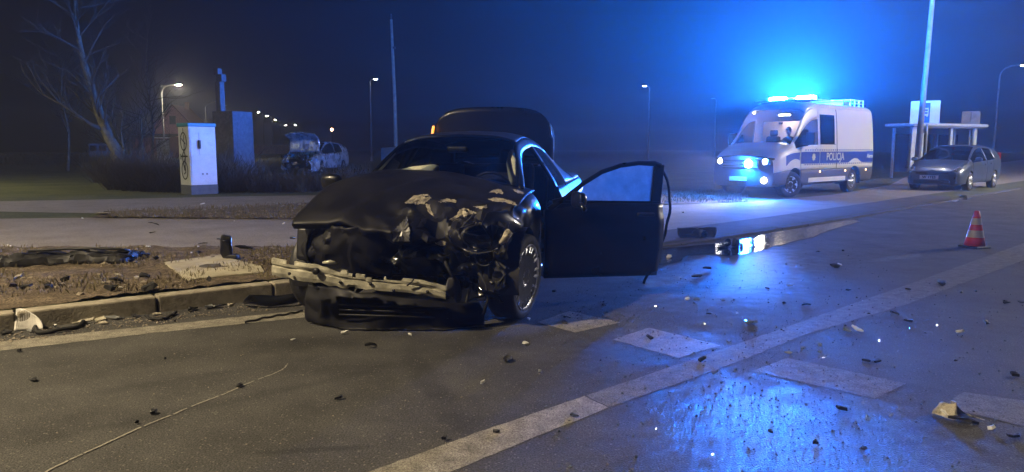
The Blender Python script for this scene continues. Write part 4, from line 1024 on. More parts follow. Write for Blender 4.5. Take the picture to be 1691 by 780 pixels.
be = [(0, 1), (1, 2), (2, 3), (3, 4), (3, 5), (5, 6), (6, 7), (7, 8), (3, 9), (9, 10), (10, 11), (11, 12), (0, 13), (13, 14), (14, 15), (0, 16), (16, 17), (17, 18)]
brd = [.15, .15, .16, .12, .06, .08, .055, .042, .03, .08, .055, .042, .03, .10, .075, .055, .10, .075, .055]
skin_body('jacket', bv, be, brd, M_['navy'], per)
for s in (1, -1):
    hv = [(.37, s * .20, .33), (.43, s * .19, .36)]; he = [(0, 1)]; hr = [.03, .034]
    for k in range(4):
        b = len(hv); hv += [(.47, s * (.165 + .018 * k), .385), (.49, s * (.165 + .018 * k), .40 - .004 * k), (.475, s * (.167 + .018 * k), .42 - .003 * k)]; he += [(1, b), (b, b + 1), (b + 1, b + 2)]; hr += [.0095, .009, .008]
    b = len(hv); hv += [(.42, s * .155, .375), (.44, s * .14, .395)]; he += [(1, b), (b, b + 1)]; hr += [.011, .009]
    skin_body('hand', hv, he, hr, M_['skin'], per, sub=1)
hd = MB(); V = []; nu, nv = 20, 24
for i in range(nu + 1):
    for j in range(nv):
        th = math.pi * i / nu; ph = 2 * math.pi * j / nv
        x, y, z = math.sin(th) * math.cos(ph), math.sin(th) * math.sin(ph), math.cos(th)
        q = Vector((x * .095, y * .075 * (1 - .18 * max(0, -z)), z * .118))
        if x > 0: q.x += .022 * math.exp(-(y / .18) ** 2 - ((z + .12) / .2) ** 2) - .010 * math.exp(-((abs(y) - .42) / .2) ** 2 - ((z - .12) / .14) ** 2) + .006 * math.exp(-(y / .4) ** 2 - ((z + .48) / .12) ** 2)
        V.append(q + Vector((-.03, 0, .74)))
hd.add(V, [(i * nv + j, i * nv + (j + 1) % nv, (i + 1) * nv + (j + 1) % nv, (i + 1) * nv + j) for i in range(nu) for j in range(nv)])
hd.tube([(-.06, 0, .58), (-.045, 0, .68)], .05, 10)
for s in (1, -1): hd.lathe([(.001, -.008), (.026, -.006), (.03, .004), (.012, .006)], 10, Matrix.Translation((-.04, s * .078, .73)) @ Matrix.Rotation(R(-90 * s), 4, 'X'))
ho = hd.build('head', M_['skin'], per, True)
for s in (1, -1):
    MB().lathe([(.001, -.011), (.008, -.008), (.011, 0), (.008, .008), (.001, .011)], 10, Matrix.Translation((.048, s * .032, .755))).build('eye', M_['white_plastic'], ho, True)
hr_ = MB(); V = []
for i in range(9):
    for j in range(24):
        th = math.pi * .5 * i / 8 * 1.15; ph = 2 * math.pi * j / 24
        x, y, z = math.sin(th) * math.cos(ph), math.sin(th) * math.sin(ph), math.cos(th)
        V.append(Vector((x * .102 - .008, y * .082, z * .125 + (.035 if x > .5 and i > 5 else 0))) + Vector((-.03, 0, .745)))
hr_.add(V, [(i * 24 + j, i * 24 + (j + 1) % 24, (i + 1) * 24 + (j + 1) % 24, (i + 1) * 24 + j) for i in range(8) for j in range(24)])
hr_.build('hair', M_['cloth'], ho, True, .006)
M = VM @ Matrix.Translation((3.0, .20, 1.36)) @ Matrix.Rotation(R(-60), 4, 'Y')
MB().lathe([(.20 + .014 * math.cos(a), .014 * math.sin(a)) for a in [2 * math.pi * k / 8 for k in range(8)]], 28, Matrix.Translation((3.0, .20, 1.36)) @ Matrix.Rotation(R(-60), 4, 'Y'), close=True).build('steering_wheel', M_['black_plastic'], van, True)

# ------------------------------------------------------------------ silver hatchback
HF_ = Vector((-.73, -.68, 0)).normalized()
hq = G(1538, 316.5); HRZ = math.atan2(HF_.y, HF_.x)
HC = Vector((hq.x, hq.y, .0)) - HF_ * .85
hat = empty('parked_car', HC, HRZ, 'silver-blue hatchback with number plate standing by the bus shelter', 'car', scale=1.02)
HS = [(-3.60, [(.64, .36), (.74, .40), (.78, .60), (.78, .82), (.74, 1.02), (.68, 1.16), (.62, 1.20), (.4, 1.21), (0, 1.22)]),
      (-3.40, [(.66, .26), (.80, .30), (.84, .58), (.84, .82), (.80, 1.02), (.70, 1.22), (.64, 1.27), (.4, 1.29), (0, 1.30)]),
      (-2.60, [(.68, .24), (.83, .28), (.86, .58), (.865, .82), (.83, 1.00), (.64, 1.35), (.58, 1.41), (.36, 1.44), (0, 1.45)]),
      (-1.70, [(.68, .24), (.83, .28), (.86, .58), (.865, .80), (.83, .97), (.62, 1.39), (.56, 1.45), (.34, 1.485), (0, 1.49)]),
      (-1.05, [(.68, .24), (.83, .28), (.86, .58), (.865, .79), (.83, .95), (.64, 1.33), (.58, 1.40), (.34, 1.45), (0, 1.46)]),
      (-.05, [(.68, .24), (.83, .28), (.86, .58), (.86, .76), (.82, .90), (.75, .965), (.70, .98), (.40, 1.00), (0, 1.01)]),
      (.40, [(.66, .22), (.81, .26), (.84, .56), (.83, .70), (.78, .79), (.70, .83), (.65, .845), (.38, .875), (0, .885)]),
      (.72, [(.60, .20), (.74, .24), (.77, .50), (.75, .60), (.70, .67), (.62, .70), (.58, .71), (.36, .735), (0, .745)]),
      (.84, [(.54, .22), (.64, .25), (.67, .48), (.65, .55), (.60, .60), (.55, .63), (.52, .64), (.34, .655), (0, .66)])]
def build_intact(root, S, paint, arches, glass_m, wb, wx, wy, wr, headlights=True):
    L = Loft(S); n = len(S) - 1
    for s in (1, -1):
        L.grid(0, 2.2, 40, 0, 4, 22, s, arches=arches, gap=.003).build('rear_quarter', paint, root, True, .02)
        d1 = L.grid(2.2, 3, 10, 0, 4, 16, s, arches=arches, gap=.004).build('rear_door', paint, root, True, .02)
        d2 = L.grid(3, 4.85, 20, 0, 4, 16, s, gap=.004).build('front_door', paint, root, True, .02)
        L.grid(4.85, n, 50, 0, 4, 24, s, arches=arches, gap=.003).build('front_wing', paint, root, True, .02)
        L.grid(1, 2, 6, 4, 5, 6, s).build('rear_pillar', paint, root, True, .02)
        L.grid(2.95, 3.08, 2, 4, 5, 6, s).build('door_pillar', paint, root, True, .02)
        L.grid(2.0, 2.95, 6, 4, 5, 6, s).build('side_window', glass_m, root, True)
        L.grid(3.08, 4.8, 10, 4, 5, 6, s).build('side_window', glass_m, root, True)
        L.grid(0, 5, 34, 5, 6, 4, s).build('roof_rail', paint, root, True, .02)
        L.grid(4.8, n, 20, 4, 6, 4, s).build('bonnet_edge', paint, root, True, .02)
        for d, u in ((d1, 2.5), (d2, 3.3)):
            q = L.p(u, 3.3, s); MB().box((.16, .03, .03), (q.x, q.y + s * .012, q.z)).build('handle', paint, d, bevel=.008)
        q = L.p(4.7, 4.1, s); mirror(root, (q.x - .05, q.y + s * .13, q.z + .08), s, paint, (.14, .20, .14))
        for (ax, az, ar) in arches:
            mb = MB(); m_ = 16
            for k in range(m_ + 1):
                a = math.pi * (-.08 + 1.16 * k / m_)
                for yy in (.55, wy - .02): mb.v.append((ax + math.cos(a) * ar, s * yy, az + math.sin(a) * ar))
            mb.f = [(2 * k, 2 * k + 1, 2 * k + 3, 2 * k + 2) for k in range(m_)]
            mb.build('wheel_arch_liner', M_['black_plastic'], root, True)
            wheel(root, ax, s * wy, wr, wr * .66, .19, RB, AL, 7, False, dish=.02)
    L.grid(2, 4, 16, 6, 8, 8, full=True).build('roof', paint, root, True, .02)
    L.grid(4, 5, 10, 6, 8, 8, full=True).build('windscreen', glass_m, root, True)
    L.grid(1, 2, 6, 6, 8, 8, full=True).build('rear_window', glass_m, root, True)
    L.grid(0, 1, 4, 6, 8, 8, full=True).build('tailgate', paint, root, True, .02)
    L.grid(5, n, 18, 6, 8, 8, full=True).build('bonnet', paint, root, True, .02)
    L.cap(n, 0, 8, 16, bulge=.10).build('front_bumper', paint, root, True)
    L.cap(0, 0, 8, 10, bulge=-.04).build('rear_bumper', paint, root, True)
    MB().box((abs(S[0][0]) - .1, 1.2, .1), (S[0][0] / 2 + .2, 0, .30)).build('underbody', M_['black_plastic'], root)
    for s in (1, -1):
        sb = MB(); sb.box((.5, .46, .15), (-1.15, s * .36, .52)); sb.box((.12, .45, .6), (-1.42, s * .36, .86), Matrix.Rotation(R(-12), 3, 'Y'))
        so = sb.build('front_seat', M_['cloth'], root, bevel=.04); MB().box((.08, .24, .16), (-1.50, s * .36, 1.20)).build('headrest', M_['cloth'], so, bevel=.03)
    MB().box((.4, 1.3, .2), (-.42, 0, .84)).build('dashboard', M_['black_plastic'], root, bevel=.05)
    MB().box((.14, 1.15, .6), (-2.3, 0, .84)).build('rear_seat', M_['cloth'], root, bevel=.05)
    return L
ha = ((0, .31, .345), (-2.70, .31, .345))
LH = build_intact(hat, HS, M_['silver_paint'], ha, M_['glass_dark'], 2.7, 0, .86, .305)
HLM = mat('lamp_unit', (.75, .76, .78), .1, .85, .1, 20)
for s in (1, -1):
    hl_ = LH.grid(6.35, 7.55, 10, 3.35, 5.6, 8, s, off=.006).build('headlight', HLM, hat, True, .01)
    q = LH.p(7.0, 4.4, s); MB().lathe([(.001, .03), (.05, .02), (.06, -.02)], 14, Matrix.Translation(q + Vector((.02, 0, .01))) @ Matrix.Rotation(R(80), 4, 'Y')).build('lamp_bowl', M_['chrome'], hl_, True)
    mb = MB(); q = LH.p(0.1, 4.6, s); mb.box((.05, .12, .30), q + Vector((.02, s * .01, -.05))); mb.build('tail_light', M_['red_lens'], hat, bevel=.02)
    q = LH.p(7.9, 1.8, s); MB().lathe([(.001, .01), (.045, .005), (.055, -.02)], 12, Matrix.Translation(q + Vector((.02, -s * .05, .0))) @ Matrix.Rotation(R(90), 4, 'Y')).build('fog_light', M_['black_plastic'], hat, True)
MB().box((.02, .95, .06), (.925, 0, .585), Matrix.Rotation(R(-8), 3, 'Y')).build('upper_grille', M_['black_plastic'], hat, bevel=.01)
MB().box((.03, 1.05, .11), (.925, 0, .31)).build('lower_grille', M_['black_plastic'], hat, bevel=.02)
MB().box((.02, .90, .03), (.95, 0, .235)).build('bumper_lip', M_['silver_paint'], hat, bevel=.008)
npl = MB().box((.015, .54, .125), (.958, -.06, .455)).build('number_plate', M_['white_plastic'], hat, bevel=.004)
text('W 1TES', .115, 'plate_lettering', M_['black_plastic'], npl, Matrix.Translation((.967, -.06, .455)) @ Matrix(((0, 0, 1, 0), (1, 0, 0, 0), (0, 1, 0, 0), (0, 0, 0, 1))))
mb = MB(); mb.lathe([(.040 + .006 * math.cos(a), .006 * math.sin(a)) for a in [2 * math.pi * k / 6 for k in range(6)]], 18, Matrix.Translation((.90, 0, .645)) @ Matrix.Rotation(R(70), 4, 'Y') @ Matrix.Scale(1.5, 4, (0, 1, 0)), close=True); mb.build('badge', M_['chrome'], hat, True)
MB().tube([(-1.9, .45, 1.46), (-2.05, .45, 1.58)], .006, 5).build('aerial', M_['black_plastic'], hat)

# ------------------------------------------------------------------ second wreck, far left, bonnet up
wq = G(503, 287, .12); WF = Vector((-.13, -.99, 0)).normalized(); WRZ = math.atan2(WF.y, WF.x)
WC = Vector((wq.x, wq.y, .10))
wr = empty('wrecked_car', WC, WRZ, 'blue-grey wrecked car with raised bonnet beyond the bushes', 'car', scale=1.0)
wst = (wq.y / 40.0)
def crush2(p):
    wgt = sstep(-.2, .6, p.x)
    return p + nvec(p, 3.0) * .16 * wgt + nvec(p, 8.0) * .07 * wgt
wr.scale = (1.12, 1.12, 1.12)
LW = Loft(HS, crush2); WP = M_['wreck_paint']
for s in (1, -1):
    LW.grid(0, 3, 30, 0, 4, 14, s, arches=ha).build('rear_quarter', WP, wr, True, .02)
    LW.grid(3, 4.85, 12, 0, 4, 12, s, gap=.004).build('front_door', WP, wr, True, .02)
    LW.grid(4.85, 8, 30, 0, 5, 16, s, arches=ha).build('front_wing', WP, wr, True, .012)
    LW.grid(1, 5, 20, 5, 6, 3, s).build('roof_rail', WP, wr, True, .02)
    LW.grid(1, 2, 4, 4, 5, 4, s).build('rear_pillar', WP, wr, True, .02)
    LW.grid(2.9, 3.1, 2, 4, 5, 4, s).build('door_pillar', WP, wr, True, .02)
    LW.grid(2, 2.9, 4, 4, 5, 4, s).build('side_window', M_['glass_green'], wr, True)
    LW.grid(3.1, 4.8, 6, 4, 5, 4, s).build('side_window', M_['glass_green'], wr, True)
    for ax in (0, -2.7): wheel(wr, ax, s * .84, .305, .2, .19, RB, AL, 7, False)
LW.grid(1, 4, 16, 6, 8, 6, full=True).build('roof', WP, wr, True, .02)
LW.grid(4, 5, 6, 6, 8, 6, full=True).build('windscreen', M_['glass_dark'], wr, True)
LW.grid(0, 1, 4, 6, 8, 6, full=True).build('tailgate', WP, wr, True, .02)
LW.cap(0, 0, 4, 8, bulge=-.04).build('rear_bumper', WP, wr, True)
mb = MB(); V = []
for i in range(11):
    for j in range(17):
        a, b = i / 10, j / 8 - 1
        x = -.06 - .10 * a + .55 * sstep(.55, 1, a); z = .98 + 1.02 * a - .12 * sstep(.7, 1, a) - .10 * b * b * a
        V.append(Vector((x, b * .72, z)) + nvec((a * 2, b * 2, 1), 2.0) * .06)
mb.add(V, [(i * 17 + j, i * 17 + j + 1, (i + 1) * 17 + j + 1, (i + 1) * 17 + j) for i in range(10) for j in range(16)]); mb.build('raised_bonnet', WP, wr, True, .03)
mb = MB(); mb.box((.5, 1.0, .4), (.25, 0, .5)); mb.box((.3, .3, .2), (.3, .1, .78)); mb.build('engine', M_['black_plastic'], wr, bevel=.03)
mb = MB()
for k in range(26):
    c = Vector((random.uniform(.35, .9), random.uniform(-.75, .75), random.uniform(.3, .85)))
    mb.box((random.uniform(.03, .10), random.uniform(.06, .22), random.uniform(.04, .16)), c, Matrix.Rotation(random.uniform(-1, 1), 3, 'X') @ Matrix.Rotation(random.uniform(-1, 1), 3, 'Z'))
tag(mb.build('twisted_metal', M_['chrome'], wr), kind='stuff')
for s in (1, -1): MB().box((.14, .26, .18), (.72, s * .56, .62), Matrix.Rotation(R(15 * s), 3, 'Z')).build('headlight', HLM, wr, bevel=.03)
MB().box((3.4, 1.2, .1), (-1.7, 0, .3)).build('underbody', M_['black_plastic'], wr)

# ------------------------------------------------------------------ utility cabinet
c0 = g2(332, 326); yaw = R(-14)
cab = empty('utility_cabinet', (-8.68, 20.2, .14), R(49), 'white metal utility cabinet with blue cap and bicycle stencil by the path', 'cabinet')
cw_, cd_, chh = .76, .62, 1.92
SIDE = mat('cabinet_paint', (.62, .64, .66), .45, 0, .06, 5, dirt=(.5, .5, .48), dscale=2)
MB().box((cw_, cd_, .26), (0, 0, .13)).build('plinth', mat('plinth', (.10, .11, .13), .8, 0, .2, 10), cab, bevel=.008)
MB().box((cw_ - .01, cd_ - .01, 1.58), (0, 0, 1.05)).build('housing', SIDE, cab, bevel=.01)
MB().box((cw_ + .05, cd_ + .05, .10), (0, 0, 1.89)).build('cap', mat('cap_blue', (.05, .24, .33), .5, 0, .1, 9), cab, bevel=.02)
dr = MB().box((cw_ - .08, .016, 1.48), (0, -cd_ / 2, 1.05)).build('door', SIDE, cab, bevel=.006)
MB().box((.40, .012, .60), (.10, -cd_ / 2 - .011, 1.38)).build('hatch', SIDE, dr, bevel=.004)
MB().box((.055, .05, .23), (-.10, -cd_ / 2 - .03, 1.36)).build('handle', M_['black_plastic'], dr, bevel=.01)
for k in (-1, 1): MB().box((.05, .01, .05), (.02 + k * .06, -cd_ / 2 - .011, .56)).build('plate', M_['galv'], dr, bevel=.003)
# bicycle stencil on the left side, upright: wheel, frame, wheel
Ms = Matrix.Translation((-cw_ / 2 - .001, 0, 1.02)) @ Matrix(((0, 0, -1, 0), (-1, 0, 0, 0), (0, 1, 0, 0), (0, 0, 0, 1)))
def stroke(mb, pts, wd):
    for (a, b) in zip(pts[:-1], pts[1:]):
        a, b = Vector((*a, 0)), Vector((*b, 0)); d = (b - a).normalized(); nn = Vector((-d.y, d.x, 0)) * wd; a = a - d * wd * .3; b = b + d * wd * .3
        mb.prism([(a + nn)[:2], (b + nn)[:2], (b - nn)[:2], (a - nn)[:2]][::-1], .0, .004, Ms)
mb = MB()
for cy, sx in ((.42, 1), (-.36, 1)):
    stroke(mb, [(.17 * math.cos(2 * math.pi * k / 24), cy + .24 * math.sin(2 * math.pi * k / 24)) for k in range(25)], .016)
stroke(mb, [(0, .42), (.10, .36), (0, .42), (-.11, .50), (0, .42), (.02, .60)], .014)
stroke(mb, [(-.2, .02), (.2, .02)], .022); stroke(mb, [(-.2, .08), (-.2, -.06)], .018)
stroke(mb, [(-.02, .2), (.08, .02), (.0, -.36), (-.12, .02), (.02, .20), (.04, .42)], .016)
stroke(mb, [(.08, .02), (-.06, -.2), (.04, -.30), (.05, -.42), (-.05, -.46)], .014); stroke(mb, [(0, .66), (0, .78)], .01)
mb.build('bicycle_stencil', M_['black_plastic'], cab)

# ------------------------------------------------------------------ stone monument with cross
MY = 24.0
mc = D(398, 250, MY)
mon = empty('stone_monument', (mc.x - .34, MY + .3, .13), R(-12), 'grey granite block monument carrying a slim stone cross behind the cabinet', 'monument')
hz_ = D(410, 184, MY).z - .13
MA = R(66); mon.rotation_euler = (0, 0, MA)
def ml(dx, dy): return (dx * math.cos(MA) + dy * math.sin(MA), -dx * math.sin(MA) + dy * math.cos(MA))
MB().box((.92, .90, hz_), (0, 0, hz_ / 2), taper=.97).build('block', M_['granite'], mon, bevel=.02)
MB().box((1.1, 1.06, .16), (0, 0, .08)).build('plinth', M_['granite'], mon, bevel=.02)
zt = D(382, 113, MY).z - .13
x0, y0 = ml(-.33, -.12)
MB().box((.20, .20, zt - .42 - hz_), (x0, y0, hz_ + (zt - .42 - hz_) / 2)).build('shaft', M_['granite'], mon, bevel=.008)
x1, y1 = ml(-.36, -.08); MB().box((.13, .13, .30), (x1, y1, zt - .31)).build('cross_core', M_['granite'], mon, bevel=.008)
x1, y1 = ml(-.24, -.16); MB().box((.20, .20, .24), (x1, y1, zt - .30)).build('cross_arm', M_['granite'], mon, bevel=.008)
x1, y1 = ml(-.38, -.10); MB().box((.18, .18, .20), (x1, y1, zt - .09)).build('cross_head', M_['granite'], mon, bevel=.008)

# ------------------------------------------------------------------ street lamps
def lamp_head_mat(name, col, st): return emitter(name, col, st)
def street_lamp(base, h, arm, lit, label, head_m=None, group='street lamps', r=.08, tilt=0.0, cat='street lamp', skirt=False):
    """base point, height, arm vector (x, y)"""
    rt = empty('street_lamp', base, 0, label, cat, group)
    a = Vector((arm[0], arm[1], 0)); L_ = a.length
    pts = [Vector((0, 0, 0)), Vector((0, 0, h * .5)), Vector((0, 0, h - min(.9, L_ * .5)))]
    for k in range(1, 6):
        t = k / 5; pts.append(Vector((0, 0, h - min(.9, L_ * .5) * (1 - math.sin(t * math.pi / 2)))) + a * (1 - math.cos(t * math.pi / 2)) * .7)
    pts.append(Vector((0, 0, h + .05)) + a * .95)
    MB().tube(pts, [r * 1.25, r, r * .8] + [r * .62] * 6, 8).build('pole', M_['galv'], rt, True)
    MB().lathe([(r * 2, 0), (r * 2, .05), (r * 1.4, .12), (r * 1.4, .5)], 10).build('base', M_['galv'], rt, True)
    an = math.atan2(arm[1], arm[0]); Rm = Matrix.Rotation(an, 3, 'Z')
    c = a * 1.05 + Vector((0, 0, h + .06))
    hd = MB().box((.62, .28, .10), c, Rm, .8).build('lamp_head', M_['galv'], rt, bevel=.03)
    lens = MB().box((.36, .20, .05), c + Vector((0, 0, -.07)), Rm).build('lamp_lens', head_m if lit else M_['white_plastic'], hd, bevel=.015)
    if skirt:  # walls added round the lens of unseen lamps to cut their sideways light
        sk = MB()
        for dx, dy, sx, sy in ((.26, 0, .02, .36), (-.26, 0, .02, .36), (0, .17, .52, .02), (0, -.17, .52, .02)):
            sk.box((sx, sy, .13), c + Rm @ Vector((dx, dy, 0)) + Vector((0, 0, -.085)), Rm)
        sk.build('cutoff_shade', M_['galv'], hd)
    return rt, c
def st(power): return power / (math.pi * (2 * .36 * .20 + 2 * .05 * .56))
LAMP_FAR = emitter('lamp_far', (1.0, .88, .66), st(520)); LAMP_WEAK = emitter('lamp_weak', (.9, .95, 1.0), st(30)); LAMP_NEAR = emitter('lamp_near', WARM, st(STREET)); LAMP_RIGHT = emitter('lamp_right', (1.0, .90, .80), st(STREET_R)); LAMP_BUS = emitter('lamp_bus', (1.0, .92, .85), st(STREET_B))
LAMP_VFAR = emitter('lamp_vfar', (1.0, .90, .66), st(260)); LAMP_LEFT = emitter('lamp_left', (1.0, .88, .52), st(STREET_L))
def lamp_at(px, hpx, hv, h, arm_px, lit_m, label, r=.08, z0=.1):
    Y = (h + z0 - CAMH) * F / (HOR - hv) * 1.0
    p = D(px, hv, Y); q = D(hpx, hv, Y)
    b = Vector((p.x, Y, z0))
    return street_lamp(b, h, (q.x - p.x, 0.0), lit_m is not None, label, lit_m, r=r)
lamp_at(266, 294, 143, 8, 0, emitter('lamp_house', (1.0, .86, .62), st(3600)), 'bright street lamp with curved arm in front of the pink gable house')
lamp_at(338, 361, 170, 8, 0, LAMP_FAR, 'lit street lamp with curved arm just above the utility cabinet')
lamp_at(363, 372, 176, 8, 0, None, 'short curved lamp post close to the left side of the monument')
for hv, px, t in ((187, 427, 'first and highest lamp of the distant row right of the monument'), (193, 441, 'second lamp of the distant row right of the monument'), (199, 455, 'third lamp of the distant row right of the monument'), (208, 472, 'fourth and lowest lamp of the distant row, left of the raised bonnet'), (207, 488, 'last lamp of the distant row, above the raised bonnet')):
    lamp_at(px + 7, px, hv, 9, 0, LAMP_VFAR, t)
lamp_at(611, 620, 134, 8, 0, LAMP_WEAK, 'thin street lamp standing left of the tall mast')
lamp_at(1073, 1065, 145, 8, 0, LAMP_WEAK, 'thin street lamp in the far field above the open car door')
lamp_at(1183, 1178, 165, 8, 0, None, 'faint lamp post just left of the police van bonnet')
lamp_at(1652, 1688, 112, 8, 0, LAMP_WEAK, 'curved street lamp at the right edge beyond the silver hatchback')
# lamps standing beside the camera on the same road
rtl, cn = street_lamp(Vector((-9.6, 2.6, .14)), 8.2, (1.5, -1.2), True, 'street lamp on the verge left of the camera lighting the near road', LAMP_NEAR, skirt=True)
street_lamp(Vector((-24.0, 19.0, .1)), 8.2, (1.5, -.6), True, 'street lamp left of the picture lighting the meadow and leaning trunk', LAMP_LEFT, skirt=True)
rtr, cr = street_lamp(Vector((29.0, 18.0, 0)), 8.2, (-1.6, 1.2), True, 'street lamp on the far side of the road lighting the police van', LAMP_RIGHT)
# lamp post by the bus stop, its head above the picture
pb = D(1514, 262, 29.0)
rts, _ = street_lamp(Vector((pb.x, 29.0, .03)), 9.5, (-1.6, -1.4), True, 'tall leaning lamp post in front of the bus stop signs', LAMP_BUS, r=.10)
rts.rotation_euler = (0, R(1.6), 0)
# tall mast
mp = D(654, 240, 62.0)
ms = empty('mast', (mp.x, 62.0, .1), 0, 'tall pale mast without lamp behind the wrecked black saloon', 'mast')
MB().tube([(0, 0, 0), (-.05, 0, 6), (-.2, 0, 11.9)], [.17, .14, .10], 10).build('pole', mat('pale_pole', (.62, .66, .58), .6, 0, .15, 3), ms, True)
MB().box((.12, .12, .5), (-.20, 0, 12.1)).build('tip', M_['galv'], ms, bevel=.01)
MB().box((.20, .22, .18), (.02, -.12, 9.6)).build('clamp', M_['galv'], ms, bevel=.02)
# orange warning lamp on a mast far behind
wp = D(548, 215, 150.0)
wl = empty('warning_mast', (wp.x, 150, .1), 0, 'slim dark mast with one orange-red lamp above the raised bonnet', 'mast')
MB().tube([(0, 0, 0), (0, 0, wp.z - .3)], [.08, .04], 6).build('pole', M_['black_plastic'], wl, True)
MB().lathe([(.001, -.35), (.25, -.2), (.32, 0), (.22, .22), (.001, .32)], 12, Matrix.Translation((0, 0, wp.z))).build('warning_lamp', emitter('orange_lamp', (1.0, .42, .22), 22), wl, True)

# ------------------------------------------------------------------ bus stop
S0 = D(1502, 262, 33.0); S1 = D(1612, 262, 35.0)
ax_ = (Vector((S1.x, 35.0, 0)) - Vector((S0.x, 33.0, 0))); bl = ax_.length
sh = empty('bus_shelter', (S0.x, 33.0, .03), math.atan2(ax_.y, ax_.x), 'pale bus shelter with flat roof behind the silver hatchback', 'bus shelter')
FRM = mat('shelter_frame', (.50, .55, .58), .45, .2, .12, 6)
rz_ = D(1550, 207, 34).z - .03
MB().box((bl + .5, 1.5, .13), (bl / 2 - .05, .4, rz_)).build('roof', FRM, sh, bevel=.04)
MB().box((bl + .3, 1.3, .05), (bl / 2 - .05, .4, rz_ - .10)).build('roof_lining', M_['galv'], sh)
for x, y, wd in ((.18, 0, .34), (bl * .58, 0, .16), (bl - .25, 0, .22), (.18, 1.0, .1), (bl - .25, 1.0, .1), (bl * .3, 1.0, .1)):
    MB().box((wd, .10, rz_ - .12), (x, y, (rz_ - .12) / 2)).build('post', FRM, sh, bevel=.01)
for k in range(3):
    MB().box((bl / 3 - .16, .03, 1.75), (.2 + bl / 3 * (k + .45), 1.0, 1.15)).build('glass_panel', M_['glass_clear'], sh, bevel=.004)
MB().box((.5, .05, 1.7), (.62, .02, 1.2)).build('notice_board', mat('notice', (.45, .5, .52), .5, 0, .3, 6), sh, bevel=.01)
MB().box((bl * .6, .35, .06), (bl * .5, .75, .48)).build('bench', M_['dark_wood'], sh, bevel=.01)
Y = 32.0; a, b = D(1507, 206, Y), D(1548, 168, Y)
sg = empty('bus_stop_sign', ((a.x + b.x) / 2, Y, .03), R(-34), 'large pale bus stop board with bus symbol above the shelter left end', 'sign')
wd, hh = (b.x - a.x) * 1.12, b.z - a.z; zc = (a.z + b.z) / 2
MB().box((wd, .06, hh), (0, 0, zc)).build('board', mat('sign_white', (.72, .76, .78), .4, 0, .05, 5), sg, bevel=.01)
MB().box((wd * .30, .012, hh * .86), (.02, -.037, zc - .02)).build('symbol_field', M_['police_blue'], sg)
pc = MB(); pc.box((wd * .20, .012, hh * .34), (.02, -.047, zc + .02)); pc.box((wd * .05, .012, .05), (-.05, -.047, zc - hh * .17)); pc.box((wd * .05, .012, .05), (.09, -.047, zc - hh * .17))
pc.build('bus_symbol', MATS['sign_white'], sg)
for k in range(2): MB().box((wd * .15, .012, hh * .07), (.02, -.056, zc + .09 - k * .12)).build('bus_symbol_window', M_['police_blue'], sg)
MB().tube([(wd * .1, .06, 0), (wd * .1, .06, b.z)], .045, 8).build('post', M_['galv'], sg, True)
Y = 35.5; a, b = D(1590, 212, Y), D(1616, 185, Y)
sg = empty('road_sign', ((a.x + b.x) / 2, Y, .03), R(-34), 'grey backs of two rectangular signs above the shelter right end', 'sign')
for s in (-1, 1): MB().box(((b.x - a.x) * .52, .03, b.z - a.z), (s * (b.x - a.x) * .285, 0, (a.z + b.z) / 2)).build('sign_plate', M_['galv'], sg, bevel=.01)
MB().tube([(0, .05, 0), (0, .05, b.z)], .04, 8).build('post', M_['galv'], sg, True)

# ------------------------------------------------------------------ house, shed, wall, bin
hp = D(293, 250, 110)
ho = empty('house', (hp.x, 112, 0), R(8), 'pink gabled house with dark roof behind the street lamp', 'house')
gw, ge, gt = 5.4, 4.6, 7.6
mb = MB(); mb.prism([(-gw / 2, 0), (gw / 2, 0), (gw / 2, ge), (0, gt), (-gw / 2, ge)], -4, 4, Matrix.Rotation(R(90), 4, 'X')); mb.build('wall', M_['pink_wall'], ho)
rf = MB()
for s in (1, -1):
    d = Vector((gw / 2 + .4, 0, -(gt - ge) * (gw / 2 + .4) / (gw / 2))); L_ = d.length
    rf.box((L_, 8.6, .16), (s * d.x / 2, 0, gt + d.z / 2 + .1), Matrix.Rotation(s * math.atan2(-d.z, d.x), 3, 'Y'))
rf = rf.build('roof', M_['roof_tile'], ho)
MB().box((.5, .6, 1.2), (.6, 1, gt + .2)).build('chimney', M_['roof_tile'], rf)
for x, z in ((-.1, 5.5), (-1.4, 2.2), (1.4, 2.2)):
    wn = MB().box((.9, .08, 1.2), (x, -4.02, z)).build('window', M_['dark_wood'], ho)
    MB().box((.74, .04, 1.04), (x, -4.06, z)).build('pane', M_['glass_dark'], wn)
sp_ = D(240, 262, 96)
sd = empty('shed', (sp_.x + .6, 97, 0), R(4), 'low dark red outbuilding with pale roller shutter beside the street lamp', 'shed')
MB().box((4.6, 4, 2.9), (.6, 0, 1.45)).build('wall', M_['shed_red'], sd)
MB().box((5.0, 4.4, .2), (.6, 0, 3.05), Matrix.Rotation(R(5), 3, 'X')).build('roof', M_['dark_wood'], sd)
dr = MB().box((1.7, .06, 2.5), (2.1, -2.04, 1.3)).build('roller_shutter', M_['dark_wood'], sd)
for k in range(12): MB().box((1.6, .05, .15), (2.1, -2.09, .2 + k * .2)).build('slat', M_['galv'], dr)
MB().box((1.9, .5, .08), (2.1, -2.2, 2.75), Matrix.Rotation(R(8), 3, 'X')).build('canopy', M_['white_plastic'], sd)
